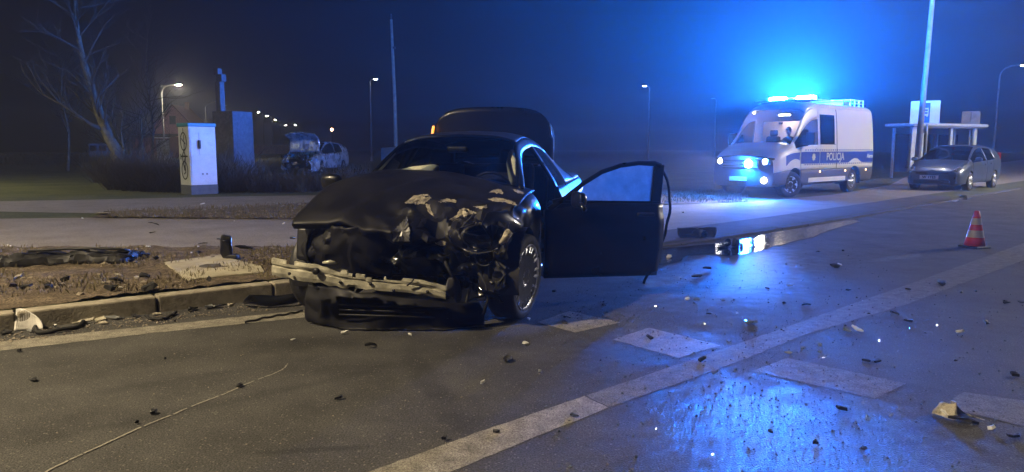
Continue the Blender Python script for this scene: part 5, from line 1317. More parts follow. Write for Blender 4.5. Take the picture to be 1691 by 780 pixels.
# white trailer glimpsed behind the trunk
tr = D(166, 240, 60)
t_ = empty('caravan', (tr.x, 60, 0.1), R(10), 'small pale caravan glimpsed behind the leaning tree trunk', 'caravan')
MB().box((1.5, 1.2, 1.2), (0, 0, 1.1)).build('body', mat('caravan_white', (.42, .5, .6), .5, 0, .1, 4), t_, bevel=.12)
MB().box((.5, .03, .45), (-.35, -.61, 1.3)).build('window', M_['dark_wood'], t_); MB().box((.5, .03, .45), (.35, -.61, 1.3)).build('window', M_['dark_wood'], t_)
for s in (-1, 1): MB().lathe([(.001, -.08), (.24, -.08), (.26, 0), (.24, .08), (.001, .08)], 14, Matrix.Translation((.1, s * .55, .26)) @ Matrix.Rotation(R(90), 4, 'X')).build('wheel', M_['rubber'], t_, True)
# pale boundary wall under the distant lamps
a, b = D(398, 250, 150), D(486, 247.5, 172)
wl_ = empty('boundary_wall', (a.x, 150, .1), math.atan2(22, b.x - a.x), 'long pale low wall under the distant row of lamps', 'wall')
Lw = math.hypot(b.x - a.x, 22)
n = 10
for k in range(n): MB().box((Lw / n - .05, .25, 2.0 + random.uniform(-.03, .03)), (Lw / n * (k + .5), 0, 1.0)).build('wall_panel', mat('wall_pale', (.7, .62, .42), .85, 0, .15, 1), wl_)
bp_ = D(641, 255, 52)
bx_ = empty('switch_box', (bp_.x, 52, .1), R(10), 'dark grey roadside box left of the saloon windscreen', 'cabinet')
MB().box((1.0, .5, 1.35), (0, 0, .68)).build('housing', mat('box_grey', (.14, .17, .19), .7, 0, .2, 5), bx_, bevel=.03)
MB().box((.28, .02, .34), (.02, -.26, .72)).build('door_plate', M_['galv'], bx_, bevel=.01)

# ------------------------------------------------------------------ trees and shrubs
def branch(mb, p, d, r, L_, depth, rng, nseg=4, n=5):
    pts = [p.copy()]; rr = [r]
    for k in range(nseg):
        d = (d + Vector((rng.uniform(-.22, .22), rng.uniform(-.22, .22), rng.uniform(-.08, .16)))).normalized()
        pts.append(pts[-1] + d * L_ / nseg); rr.append(r * (1 - .6 * (k + 1) / nseg))
    mb.tube(pts, rr, n if depth > 1 else 3, cap=False)
    if depth > 0:
        for k in range(rng.choice((3, 4, 5)) if depth > 1 else rng.choice((4, 5, 6))):
            i = rng.randint(1, nseg); q = pts[i]
            dd = (d + Vector((rng.uniform(-1, 1), rng.uniform(-1, 1), rng.uniform(-.3, .7)))).normalized()
            branch(mb, q, dd, rr[i] * .62, L_ * rng.uniform(.45, .7), depth - 1, rng, nseg, n)
def bare_tree(base, path, r0, label, seed, depth=3, L0=2.2, group=None, nb=9, extra=()):
    rng = random.Random(seed)
    t = empty('bare_tree', base, 0, label, 'tree', group)
    pts = [Vector(p) for p in path]; f = [pchip([p[c] for p in pts]) for c in range(3)]; m = (len(pts) - 1) * 4
    P = [Vector([f[c](k / 4) for c in range(3)]) for k in range(m + 1)]
    rr = [r0 * (1 - .86 * (k / m) ** .8) for k in range(m + 1)]
    MB().tube(P, rr, 9).build('trunk', M_['bark'], t, True)
    mb = MB()
    for e in extra:
        ep = [Vector(p) for p in e]; mb.tube(ep, [r0 * .38 * (1 - .8 * k / (len(ep) - 1)) for k in range(len(ep))], 6)
        for k in range(1, len(ep)):
            for _ in range(2): branch(mb, ep[k], (ep[k] - ep[k - 1]).normalized() + Vector((rng.uniform(-.6, .6), rng.uniform(-.6, .6), rng.uniform(0, .8))), r0 * .10, L0 * .6, depth - 1, rng)
    for k in range(nb):
        i = rng.randint(int(m * .25), m); d = Vector((rng.uniform(-1, 1), rng.uniform(-1, 1), rng.uniform(.1, .9))).normalized()
        branch(mb, P[i], d, rr[i] * .34 + .008, L0 * rng.uniform(.6, 1.1), depth, rng)
    mb.build('crown', M_['twig'], t, True)
    return t
TY = 27.0
tb = D(192, 300, TY); tb.z = .1
def rel(u, v, dy=0): p = D(u, v, TY + dy); return (p.x - tb.x, dy, p.z - tb.z)
bare_tree(tb, [(0, 0, 0), rel(196, 262), rel(180, 228), rel(165, 190, .1), rel(150, 140, .2), rel(136, 95, .3), rel(128, 50, .3), rel(124, 0, .4), rel(126, -60, .5)], .25, 'tall bare tree with pale leaning trunk rising out of the picture', 3, 3, 2.0, nb=15,
          extra=([rel(172, 215), rel(150, 206, -.2), rel(118, 184, -.3), rel(100, 172, -.4), rel(72, 157, -.5)], [rel(175, 220), rel(160, 190, .2), rel(140, 172, .4)]))
for k, (u, v, hpx, ru, lab) in enumerate(((206, 300, 190, 197, 'thin pale stem growing right beside the leaning trunk'), (222, 300, 205, 240, 'slender bare tree leaning right between leaning trunk and lamp'), (236, 298, 175, 232, 'small bare tree just left of the street lamp post'), (184, 300, 160, 185, 'forked bare tree directly behind the leaning trunk'))):
    b = D(u, v, 28 + k * .7); b.z = .1; tp = D(ru, hpx, 28 + k * .7)
    h = tp.z - .1
    bare_tree(b, [(0, 0, 0), ((tp.x - b.x) * .2 + .05, 0, h * .4), ((tp.x - b.x) * .7 - .05, .1, h * .75), (tp.x - b.x, .2, h)], .075, lab, 20 + k, 3, 1.2, nb=9)
for k, (u, Y, h, lab) in enumerate(((110, 40, 6, 'dark bushy bare tree left of the leaning trunk'), (250, 46, 8, 'dark bare tree in front of the pink house'))):
    b = D(u, 260, Y); b.z = .1
    bare_tree(b, [(0, 0, 0), (.2, 0, h * .35), (-.1, .1, h * .7), (.1, .2, h)], .10, lab, 40 + k, 3, 2.4, nb=24)
def shrub(x, y, h, rad, seed, label, n=110, m='twig', name='bare_shrub', cat='shrub', group='bare shrubs along the path'):
    rng = random.Random(seed); z = .1
    t = empty(name, (x, y, z), 0, label, cat, group)
    mb = MB()
    for k in range(n):
        a = rng.uniform(0, 6.283); r_ = rad * .45 * math.sqrt(rng.random()); p = Vector((math.cos(a) * r_, math.sin(a) * r_, 0))
        d = Vector((math.cos(a) * .5 * r_ / rad * 2 + rng.uniform(-.4, .4), math.sin(a) * .5 + rng.uniform(-.4, .4), 1.0)).normalized(); L_ = h * rng.uniform(.55, 1.1)
        pts = [p]; 
        for s in range(3):
            d = (d + Vector((rng.uniform(-.3, .3), rng.uniform(-.3, .3), rng.uniform(-.05, .2)))).normalized(); pts.append(pts[-1] + d * L_ / 3)
        mb.tube(pts, [.011, .009, .007, .004], 3, cap=False)
        for q in range(5):
            i = rng.randint(1, 3); dd = (d + Vector((rng.uniform(-1, 1), rng.uniform(-1, 1), rng.uniform(-.2, .8)))).normalized()
            e = pts[i] + dd * L_ * .3; mb.tube([pts[i], e, e + (dd + Vector((rng.uniform(-.5, .5), 0, .3))).normalized() * L_ * .18], [.006, .005, .003], 3, cap=False)
    mb.build('stems', M_[m], t)
    return t
SH = [(168, 302, .7, 'low bare shrub at the left end of the hedge'), (192, 314, 1.0, 'dense dark shrub under the leaning tree'), (222, 316, .95, 'bare shrub below the thin stems'), (252, 317, .9, 'bare shrub below the street lamp'), (281, 318, .85, 'bare shrub just left of the cabinet'), (374, 318, .85, 'bare shrub just right of the cabinet'), (402, 316, .75, 'bare shrub in front of the monument'), (432, 318, .45, 'bare shrub right of the monument'), (462, 318, .42, 'bare shrub below the raised bonnet'), (492, 318, .5, 'bare shrub in front of the far wreck'), (522, 316, .5, 'bare shrub below the far wreck door'), (552, 316, .52, 'bare shrub nearest the saloon bonnet'), (580, 314, .6, 'bare shrub behind the saloon mirror')]
for k, (u, v, h, lab) in enumerate(SH):
    p = G(u, v, .14); shrub(p.x, p.y + .3, h, 1.0, 70 + k, lab, 150 if u < 300 else 120)
for k, (u, v) in enumerate(((330, 312), (350, 311))):
    p = G(u, v, .14); shrub(p.x, p.y + 1.2, 1.0, 1.0, 95 + k, ('bare shrub hidden behind the cabinet', 'bare shrub between the cabinet and the monument')[k], 120)
# dry grass at the meadow edge
def grass(name, fn, n, h, m, seed):
    rng = random.Random(seed); mb = MB()
    for k in range(n):
        x, y, z = fn(rng); a = rng.uniform(0, 6.28); l = h * rng.uniform(.4, 1.1); b = Vector((rng.uniform(-.5, .5), rng.uniform(-.5, .5), 0)) * l; w_ = Vector((math.cos(a), math.sin(a), 0)) * (.005 + .03 * h * .2)
        p = Vector((x, y, z)); i = len(mb.v)
        mb.v += [tuple(p - w_), tuple(p + w_), tuple(p + b * .5 + Vector((0, 0, l * .7)) + w_ * .5), tuple(p + b + Vector((0, 0, l)))]
        mb.f += [(i, i + 1, i + 2), (i, i + 2, i + 3)]
    return tag(mb.build(name, m), kind='stuff')
def meadow(rng):
    u = rng.uniform(-60, 200); v = 267 + abs(rng.gauss(0, 3)); p = G(u, v, .1); return (p.x, p.y, .1)
grass('dry_grass', meadow, 9000, .8, M_['dry_grass'], 5)
def vg(rng):
    while True:
        x = rng.uniform(-8, .4); a = on_kerb(x, .2)[1]; y = rng.uniform(a, 9.15)
        if y > a and noise.noise(Vector((x * 1.3, y * 1.3, 9))) > -.1: return (x, y, kz(x) + .005)
grass('verge_grass', vg, 9000, .065, M_['dry_grass'], 6)
def sg_(rng):
    t = rng.random(); u = lerp(180, 920, t); v0, v1 = (lerp(361, 363.5, min(1, t * 2)) if u < 515 else lerp(363.5, 343.5, (u - 515) / 405)), (lerp(352, 336.5, min(1, t * 2.2)) if u < 515 else lerp(336.5, 327.5, (u - 515) / 405))
    p = G(u, rng.uniform(v1, v0), .14); return (p.x, p.y, kz(p.x) + .01)
grass('strip_grass', sg_, 5200, .10, M_['dry_grass'], 8)
def rg_(rng):
    u = rng.uniform(920, 1235); p = G(u, rng.uniform(317, 335 + (1235 - u) * .015), .03); return (p.x, p.y, .04)
grass('strip_grass', rg_, 5000, .11, M_['dry_grass'], 9)

# ------------------------------------------------------------------ traffic cone
cp = G(1609, 409)
cone = empty('traffic_cone', (cp.x, cp.y, 0), R(20), 'red traffic cone with two pale bands standing on the wet road', 'traffic cone')
def cr_(z): return lerp(.135, .032, (z - .03) / .49)
MB().box((.30, .30, .03), (0, 0, .017), None, .94).build('base', M_['black_plastic'], cone, bevel=.012)
zz = [.03, .15, .25, .33, .43, .52]
MB().lathe([(cr_(z), z) for z in zz] + [(cr_(.52) - .008, .522), (.018, .50)], 28).build('body', M_['cone_red'], cone, True)
for z0, z1 in ((.15, .25), (.33, .42)):
    mb = MB().lathe([(cr_(z0) + .002, z0), (cr_(z1) + .002, z1)], 28); mb.f = [f for f in mb.f if len(f) == 4]; mb.build('reflective_band', M_['cone_white'], cone, True)
# ------------------------------------------------------------------ concrete slab with round cover
sl = [G(*q, .165) for q in ((270, 434), (300, 430), (366, 421), (384, 428), (432, 440), (437, 449), (335, 459), (311, 464))]
o = MB().prism([(p.x, p.y) for p in sl], .05, .172).build('drain_slab', M_['slab'], None, bevel=.01)
tag(o, 'pale concrete slab with small round cover set in the bare verge', 'slab')
c = G(347, 439.5, .172)
MB().lathe([(.001, .004), (.085, .004), (.09, .007), (.105, .007), (.11, .0)], 24, Matrix.Translation((c.x, c.y, .172))).build('cover', mat('cast_iron', (.10, .095, .085), .7, .4, .2, 30, bump=.5, bscale=50), o)

# ------------------------------------------------------------------ wreckage on the ground
def zg(p):
    a = on_kerb(p.x, .0) if -30 < p.x < 12.2 else None
    return kz(p.x) + .012 if a and p.y > a[1] else .0
def shard(name, u, v, size, m, label, group=None, seed=0, cat='debris', asp=.6, th=.008, bend=.25, rot=None, lift=None, n=8, tilt=.15, zbase=None):
    rng = random.Random(seed * 13 + 5); n = rng.choice((4, 5, 5, 6, 7)); bend *= .4; th = th * rng.uniform(.7, 2.2); tilt *= .7
    p = G(u, v)
    if zbase is None and p.y > (on_kerb(p.x, 0)[1] if -30 < p.x < 12 else 1e9): p = G(u, v, kz(p.x) + .012)
    z0 = zg(p) if zbase is None else zbase
    poly = []
    for k in range(n):
        a = 2 * math.pi * k / n + rng.uniform(-.3, .3); r = rng.uniform(.55, 1.05)
        poly.append((math.cos(a) * r * size * .5, math.sin(a) * r * size * .5 * asp))
    # two rings: gives the piece some bend
    V = []
    for ring in (1.0, .55):
        for x, y in poly:
            V.append(Vector((x * ring, y * ring, 0)))
    V.append(Vector((0, 0, 0))); nn = len(poly)
    for q in V: q.z = bend * (q.x ** 2) / size * (1 if seed % 2 else -1) + rng.uniform(-.06, .06) * size
    Fc = [(i, (i + 1) % nn, nn + (i + 1) % nn, nn + i) for i in range(nn)] + [(nn + i, nn + (i + 1) % nn, 2 * nn) for i in range(nn)]
    Rm = Matrix.Rotation(rot if rot is not None else rng.uniform(0, 6.28), 3, 'Z') @ Matrix.Rotation(rng.uniform(-tilt, tilt), 3, 'X') @ Matrix.Rotation(rng.uniform(-tilt, tilt), 3, 'Y')
    V = [Rm @ q for q in V]; zm = min(q.z for q in V)
    V = [q - Vector((0, 0, zm - .004 - th)) for q in V]
    mb = MB(); mb.add(V, Fc)
    o = mb.build(name, m, None, False, th); o.location = (p.x, p.y, z0 + (lift or 0))
    return tag(o, label, cat, group)
BPm, WPm = M_['black_plastic'], M_['white_plastic']
# left gutter
Lz = .0
p = G(20, 549)
V = []
nu, nv = 12, 10
for i in range(nu + 1):
    for j in range(nv + 1):
        a, b = i / nu, j / nv
        w_ = .20 * (1 - .75 * b ** 2.2); V.append((a * w_, .03 * math.sin(a * 3.1) + .05 * b, b * .165))
mb = MB(); mb.add(V, [(i * (nv + 1) + j, i * (nv + 1) + j + 1, (i + 1) * (nv + 1) + j + 1, (i + 1) * (nv + 1) + j) for i in range(nu) for j in range(nv)])
lens = mb.build('lamp_cover', mat('lamp_white', (.72, .70, .66), .25, 0, .08, 30, coat=.5), None, True, .006); lens.location = (p.x, p.y + .02, 0.005); lens.rotation_euler = (R(-8), 0, R(14))
tag(lens, 'white ribbed lamp cover standing upright against the kerb', 'debris')
mb = MB()
for k in range(16): mb.tube([(.012 + k * .011, -.004 + .03 * math.sin((.012 + k * .011) / .2 * 3.1), .006), (.012 + k * .011, .04, .165 * min(1, ((1 - (.012 + k * .011) / .2) / .75)) ** .45 * .96)], .0016, 3)
mb.build('ribs', MATS['lamp_white'], lens)
def ring(name, pts, r, m, label, cat='debris', close=False, n=8):
    P = [G(*q) for q in pts]
    if close: P = P + [P[0]]
    k = len(P); f = [pchip([p[c] for p in P]) for c in (0, 1)]
    Q = [Vector((f[0](i * (k - 1) / 40), f[1](i * (k - 1) / 40), r + .004 + .004 * math.sin(i * .7))) for i in range(41)]
    b = sum(Q, Vector()) / len(Q); b.z = 0
    o = MB().tube([q - b for q in Q], r, n).build(name, m, None, True); o.location = b
    return tag(o, label, cat)
ring('rubber_ring', [(57, 547), (64, 540), (95, 537), (128, 532), (138, 536), (126, 544), (95, 550), (66, 553)], .016, M_['rubber'], 'long flattened black rubber ring lying in the gutter', close=True)
ring('rubber_strip', [(240, 524), (252, 530), (268, 530), (283, 524), (291, 519)], .012, M_['rubber'], 'short curved black rubber strip in the gutter')
ring('rubber_strip', [(405, 535), (440, 527), (475, 521), (500, 516)], .009, M_['rubber'], 'thin straight black strip lying across the white edge line')
shard('dark_fragment', 10, 552, .14, BPm, 'black plastic lump at the left end of the gutter', zbase=0.0, seed=1, asp=.8, bend=.6, tilt=.5)
shard('grey_fragment', 50, 549, .10, M_['galv'], 'narrow grey fragment between the white lamp cover and rubber ring', zbase=0.0, seed=2, asp=.35)
shard('pale_shard', 140, 535, .24, M_['primer'], 'long thin pale shard leaning on the rubber ring', zbase=0.0, seed=3, asp=.22, tilt=.25, rot=.35)
shard('pale_shard', 165, 531, .20, M_['slab'], 'broad beige shard in the gutter next to the rubber ring', zbase=0.0, seed=4, asp=.6, tilt=.25)
shard('pale_shard', 192, 528, .20, M_['galv'], 'clear grey shard pointing up the kerb', zbase=0.0, seed=5, asp=.4, tilt=.3, rot=.4)
shard('pale_shard', 170, 536, .07, M_['primer'], 'small bright chip below the beige shard', zbase=0.0, seed=6)
shard('dark_fragment', 225, 524, .14, BPm, 'flat dark fragment against the kerb', zbase=0.0, seed=7, asp=.4)
shard('pale_shard', 258, 521, .10, M_['primer'], 'pale crumb beside the curved rubber strip', zbase=0.0, seed=8, asp=.5)
for k, (u, v) in enumerate(((318, 514), (345, 510), (360, 509), (380, 506))):
    shard('dark_fragment', u, v, .16 if k != 3 else .10, (BPm, M_['galv'], BPm, M_['primer'])[k], ('dark curved scrap by the kerb left of the saloon', 'grey crumpled scrap by the kerb left of the saloon', 'small dark scrap by the kerb left of the saloon', 'pale crumb by the kerb nearest the saloon')[k], seed=10 + k, asp=.45, bend=.6, tilt=.4, zbase=0.0)
shard('pale_shard', 92, 541, .04, WPm, 'tiny white chip behind the rubber ring', zbase=0.0, seed=15, tilt=.6)
# black bumper corner lying in the gutter by the car
V = []; nu, nv = 24, 10
A = [G(*q) for q in ((402, 505), (440, 508), (480, 505), (525, 497))]; Bq = [G(*q, .11) for q in ((412, 491), (440, 489), (480, 487), (525, 478))]
fa = [pchip([p[c] for p in A]) for c in range(3)]; fb = [pchip([p[c] for p in Bq]) for c in range(3)]
for i in range(nu + 1):
    t = 3 * i / nu
    for j in range(nv + 1):
        b = j / nv; q = Vector([lerp(fa[c](t), fb[c](t), b) for c in range(3)]); q += Vector((.0, -.05 * math.sin(b * 3.14), .0)) + nvec(q, 5) * .02
        q.z = max(.012, q.z + .01); V.append(q)
b0 = sum((Vector(q) for q in V), Vector()) / len(V); b0.z = 0
mb = MB(); mb.add([q - b0 for q in V], [(i * (nv + 1) + j, i * (nv + 1) + j + 1, (i + 1) * (nv + 1) + j + 1, (i + 1) * (nv + 1) + j) for i in range(nu) for j in range(nv)])
o = mb.build('bumper_fragment', M_['black_paint'], None, True, .008); o.location = b0; tag(o, 'curved black bumper corner lying between kerb and saloon', 'debris')
# long black bumper on the verge
V = []; nu, nv = 50, 12
A = [G(*q, .15) for q in ((-60, 446), (0, 445), (70, 440), (140, 437), (200, 436), (226, 431))]; hts = [.13, .15, .16, .16, .14, .08]
fa = [pchip([p[c] for p in A]) for c in range(3)]; fh = pchip(hts)
for i in range(nu + 1):
    t = 5 * i / nu
    for j in range(nv + 1):
        a = math.pi * (j / nv) * .95; h = fh(t) * (.8 + .35 * noise.noise(Vector((t * 1.9, 3, 1)))); q = Vector((fa[0](t), fa[1](t) + .16 - .16 * math.cos(a), .15 + h * math.sin(a) ** .7)) + nvec((t * 3, j * .5, 4), 1.5) * .035
        V.append(q)
b0 = sum((Vector(q) for q in V), Vector()) / len(V); b0.z = .15
mb = MB(); mb.add([q - b0 for q in V], [(i * (nv + 1) + j, i * (nv + 1) + j + 1, (i + 1) * (nv + 1) + j + 1, (i + 1) * (nv + 1) + j) for i in range(nu) for j in range(nv)])
o = mb.build('bumper', M_['black_plastic'], None, True, .006, sharp=24); o.location = b0; tag(o, 'long torn-off black bumper lying on the verge by the footpath', 'debris')
cr = MB(); cr.tube([Vector((fa[0](t), fa[1](t) + .07, .15 + fh(t) * 1.05)) - b0 for t in (1.6, 2.1, 2.6, 3.2, 3.8, 4.4)], .016, 6); cr.build('edge_trim', M_['black_plastic'], o, True)
# black lamp housing standing on the verge
h0 = G(375, 428, .16)
ob = empty('mirror_housing', h0, R(20), 'upright black plastic housing standing at the footpath edge by the slab', 'debris')
cush = MB(); V = []
for i in range(15):
    for j in range(14):
        th = math.pi * i / 14; ph = 2 * math.pi * j / 14
        q = Vector((math.sin(th) * math.cos(ph), math.sin(th) * math.sin(ph), math.cos(th))); q = Vector([math.copysign(abs(a) ** .7, a) for a in q]); q += nvec(q, 1.4) * .3
        V.append(Vector((q.x * .075, q.y * .06, q.z * .125 + .13)))
cush.add(V, [(i * 14 + j, i * 14 + (j + 1) % 14, (i + 1) * 14 + (j + 1) % 14, (i + 1) * 14 + j) for i in range(14) for j in range(14)]); cush.build('shell', M_['black_paint'], ob, True)
MB().box((.11, .10, .06), (.0, 0, .24), Matrix.Rotation(R(15), 3, 'Y')).build('bracket', BPm, ob, bevel=.015)
MB().box((.13, .10, .05), (.06, -.02, .03), Matrix.Rotation(R(-20), 3, 'Z')).build('foot', BPm, ob, bevel=.012)
o = shard('dark_fragment', 405, 415, .26, M_['black_paint'], 'pointed dark blade right of the upright black housing', seed=22, asp=.3, bend=.6, tilt=.3, rot=.2)
shard('dark_fragment', 334, 404, .14, BPm, 'narrow dark sliver on the footpath left of the black housing', seed=23, asp=.2, rot=.05)
shard('dark_fragment', 362, 397, .10, BPm, 'small dark twist on the footpath above the black housing', seed=24, asp=.3, rot=.1)
shard('dark_fragment', 327, 417, .12, BPm, 'dark scrap with a white cap at the footpath edge', seed=25, asp=.5)
shard('white_chip', 327, 412, .06, WPm, 'white chip on the dark scrap at the footpath edge', seed=26, tilt=.6, lift=.02)
for k, (u, v, s) in enumerate(((245, 409, .10), (15, 408, .08), (316, 419, .03), (335, 338, .16), (468, 371, .06), (137, 362, .05), (490, 359, .06), (387, 366, .04), (460, 423, .05))):
    shard('white_chip', u, v, s, WPm, ('white crumpled cup-sized piece at the footpath edge left of the slab', 'white piece at the footpath edge above the long bumper', 'tiny white crumb left of the dark scrap', 'white scrap on the upper path in front of the cabinet', 'white scrap on the footpath near the saloon bonnet', 'white crumb on the footpath near the soil strip tip', 'white scrap at the soil strip edge by the bonnet', 'white crumb on the footpath middle', 'white crumb on the verge above the bumper beam')[k], seed=30 + k, tilt=.6, bend=.8, asp=.7)
shard('pale_shard', 172, 355, .50, M_['primer'], 'flat pinkish-white sheet at the tip of the soil strip', seed=41, asp=.45, tilt=.06)
for k, (u, v, s) in enumerate(((255, 373, .2), (250, 386, .12), (404, 354, .16), (484, 396, .14), (192, 360, .12), (300, 328, .12))):
    shard('dark_fragment', u, v, s, BPm, ('dark sliver lying on the footpath left part', 'faint dark scrap on the footpath below the sliver', 'small dark block on the soil strip', 'dark scrap on the footpath beside the saloon', 'dark crumb by the soil strip tip', 'dark scrap on the upper path left of the cabinet')[k], seed=50 + k, asp=.4, bend=.5, tilt=.3)
for k, (u, v, s) in enumerate(((45, 482, .14), (80, 476, .13), (193, 468, .13), (185, 481, .12), (240, 460, .12), (245, 482, .14), (110, 468, .12), (346, 466, .07), (257, 432, .07), (22, 476, .12))):
    shard('clod', u, v, s, (M_['rubber'] if k not in (9,) else M_['soil']), ('dark lump on the verge near the left edge', 'dark torn scrap on the verge above the white lamp cover', 'tall dark scrap on the verge middle', 'low grey-green lump on the verge middle', 'dark scrap on the verge left of the slab', 'flat dark scrap near the kerb top', 'grey lump on the verge below the long bumper', 'small dark nut-like lump below the slab', 'small black cup left of the slab', 'mossy lump at the left edge of the verge')[k], seed=60 + k, asp=.7, bend=1.2, th=.02, tilt=.7)
for k, (u, v, s, m) in enumerate(((30, 460, .16, 'primer'), (225, 462, .16, 'slab'), (92, 477, .06, 'primer'), (172, 470, .07, 'primer'), (197, 477, .06, 'white_plastic'), (195, 456, .09, 'primer'))):
    shard('pale_shard', u, v, s, M_[m], ('long whitish scrap on the verge at left', 'beige flat scrap on the verge left of the slab', 'small pale curl beside the dark torn scrap', 'pale crumb on the verge middle', 'white crumb under the tall dark scrap', 'thin pale strip on the verge behind the tall scrap')[k], seed=80 + k, asp=.35, tilt=.3)
# small stones, leaves and crumbs nobody could count
def scatter(name, fn, n, s0, s1, m, seed, flat=.5):
    rng = random.Random(seed); mb = MB()
    for k in range(n):
        x, y, z = fn(rng); s = rng.uniform(s0, s1) * (1 + 2 * rng.random() ** 6)
        Rm = Matrix.Rotation(rng.uniform(0, 6.28), 3, 'Z') @ Matrix.Rotation(rng.uniform(-.6, .6), 3, 'X')
        V = [Rm @ Vector((rng.uniform(.6, 1.2) * a * s, rng.uniform(.6, 1.2) * b * s, c * s * flat)) for a, b, c in ((1, 0, 0), (-.5, .87, 0), (-.5, -.87, 0), (0, 0, 1), (0, 0, -1))]
        i = len(mb.v); mb.v += [tuple(q + Vector((x, y, z + s * flat * .5))) for q in V]
        mb.f += [(i, i + 1, i + 3), (i + 1, i + 2, i + 3), (i + 2, i, i + 3), (i + 1, i, i + 4), (i + 2, i + 1, i + 4), (i, i + 2, i + 4)]
    return tag(mb.build(name, m), kind='stuff')
scatter('verge_stones', vg, 4200, .005, .02, mat('stones', (.22, .19, .15), .9, 0, .5, 3), 3)
scatter('strip_stones', sg_, 1400, .01, .03, MATS['stones'], 4)
def near_road(rng):
    u = rng.uniform(-60, 1150); v = rng.uniform(545, 800); p = G(u, v); return (p.x, p.y, 0)
scatter('road_grit', near_road, 1500, .0012, .0035, MATS['stones'], 5)
def gutter(rng):
    u = rng.uniform(-20, 500); p = G(u, lerp(551, 488, u / 505) + rng.uniform(2, 18)); return (p.x, p.y, 0)
scatter('gutter_grit', gutter, 700, .003, .010, MATS['stones'], 6)
# broken safety glass and black crumbs on the wet road
GM = mat('safety_glass', (.38, .43, .47), .10, .55, .1, 30, spec=1.0, rvar=.05)
def wetroad(rng):
    while True:
        c = rng.choice(((.75, 5.75, .35, .35), (1.3, 3.6, .75, .6), (1.4, 4.2, .8, .9), (2.4, 7.6, 1.6, 2.2), (2.8, 5.4, 2.0, 1.6), (1.8, 6.0, 1.6, 1.6)))
        x, y = rng.gauss(c[0], c[2]), rng.gauss(c[1], c[3])
        if y > 2.6 and x > .1 and y < on_kerb(x, 0)[1] - .05 if x < 12 else False: return (x, y, .001)
scatter('broken_glass', wetroad, 7000, .0016, .0042, GM, 12, .8)
def crumb(rng):
    while True:
        x, y = rng.uniform(.1, 7), rng.uniform(3, 11)
        if y < on_kerb(x, 0)[1] - .05 and rng.random() < math.exp(-((x - 2.4) ** 2 + (y - 6.5) ** 2) / 9): return (x, y, .001)
scatter('black_crumbs', crumb, 330, .003, .010, BPm, 13)
# larger pieces on the road
RD = [(1330, 505, .15, 'b', 'dark square piece with a shiny lower edge mid-road'), (1380, 443, .24, 'b', 'dark block with pale crumple beside the small puddle'), (1387, 439, .16, 'w', 'white crumpled piece on the dark block'), (1414, 547, .17, 'w', 'cluster of clear white shards right of the lane line'), (1400, 549, .12, 'g', 'grey shard beside the clear white cluster'),
      (1325, 579, .07, 'g', 'small shiny chip above the third crossing block'), (1354, 574, .07, 'g', 'upper of two shiny chips above the third crossing block'), (1352, 584, .08, 'g', 'lower of two shiny chips above the third crossing block'), (1430, 598, .09, 'b', 'left of two dark slivers right of the shiny chips'), (1447, 599, .10, 'b', 'right of two dark slivers right of the shiny chips'),
      (1390, 681, .11, 'b', 'dark shell lying on the brightest wet asphalt'), (1347, 735, .06, 'b', 'small dark crumb at the bottom wet patch'), (1272, 716, .05, 'b', 'dark crumb at the left rim of the bright wet patch'), (1425, 745, .06, 'b', 'dark crumb right of the bright wet patch'), (1160, 597, .13, 'b', 'round dark shell on the lane line'), (1303, 585, .10, 'c', 'brownish curl at the corner of the third crossing block'),
      (1555, 471, .28, 'b', 'long dark strip lying beyond the lane line'), (1500, 535, .18, 'b', 'flat dark sliver right of the lane line'), (1477, 520, .16, 'b', 'faint dark sliver just right of the lane line'), (1630, 536, .13, 'b', 'dark lump near the right edge'), (1661, 502, .12, 'b', 'dark lump below the cone at the right'), (1688, 501, .10, 'b', 'dark piece cut by the right picture edge'),
      (1585, 552, .09, 'w', 'small white chip left of the dark lump'), (1568, 690, .16, 'w', 'white shreds under the torn pale sheet'), (1590, 697, .20, 'b', 'dark scrap under the torn pale sheet'), (1636, 711, .05, 'w', 'white crumb right of the torn sheet'), (1676, 622, .13, 'b', 'dark elongated piece near the right edge below'), (1672, 725, .10, 'b', 'dark oval piece in the lower right corner'),
      (1237, 536, .20, 'g', 'bluish shard in the bright reflection'), (1135, 498, .10, 'w', 'left white chip between the crossing block and the reflection'), (1150, 498, .08, 'g', 'right grey chip between the crossing block and the reflection'), (1193, 498, .08, 'g', 'shiny chip left of the bright reflection'), (1267, 478, .07, 'b', 'dark piece in the bright reflection'), (1304, 474, .10, 'c', 'brown piece right of the bright reflection'), (1402, 481, .14, 'b', 'dark pebble-like piece above the lane line'),
      (1392, 416, .12, 'b', 'dark piece at the small puddle edge'), (1351, 417, .10, 'b', 'dark piece left of the small puddle'), (1150, 459, .18, 'b', 'bristly dark tuft between door and reflection'), (1168, 446, .18, 'b', 'dark scrap between puddle and reflection'), (1105, 427, .20, 'w', 'clear plastic bowl at the puddle edge beside the door seal'), (1590, 329, .70, 'b', 'dark wreckage lying in front of the silver hatchback'), (1575, 331, .40, 'w', 'pale wreckage lying in front of the silver hatchback'), (1170, 520, .06, 'b', 'dark crumb left of the reflection'), (1128, 352, .14, 'b', 'dark scrap on the pavement behind the open door'), (1500, 480, .10, 'b', 'dark flat crumb on the lane line')]
for k, (u, v, s, t, lab) in enumerate(RD):
    if s < .3: s *= .78
    shard({'b': 'dark_fragment', 'w': 'white_shard', 'g': 'shiny_chip', 'c': 'pale_shard'}[t], u, v, s, {'b': BPm, 'w': WPm, 'g': GM, 'c': M_['primer']}[t], lab, seed=100 + k, asp=.55 if s < .2 else .4, bend=.7, tilt=.35 if t != 'w' else .6)
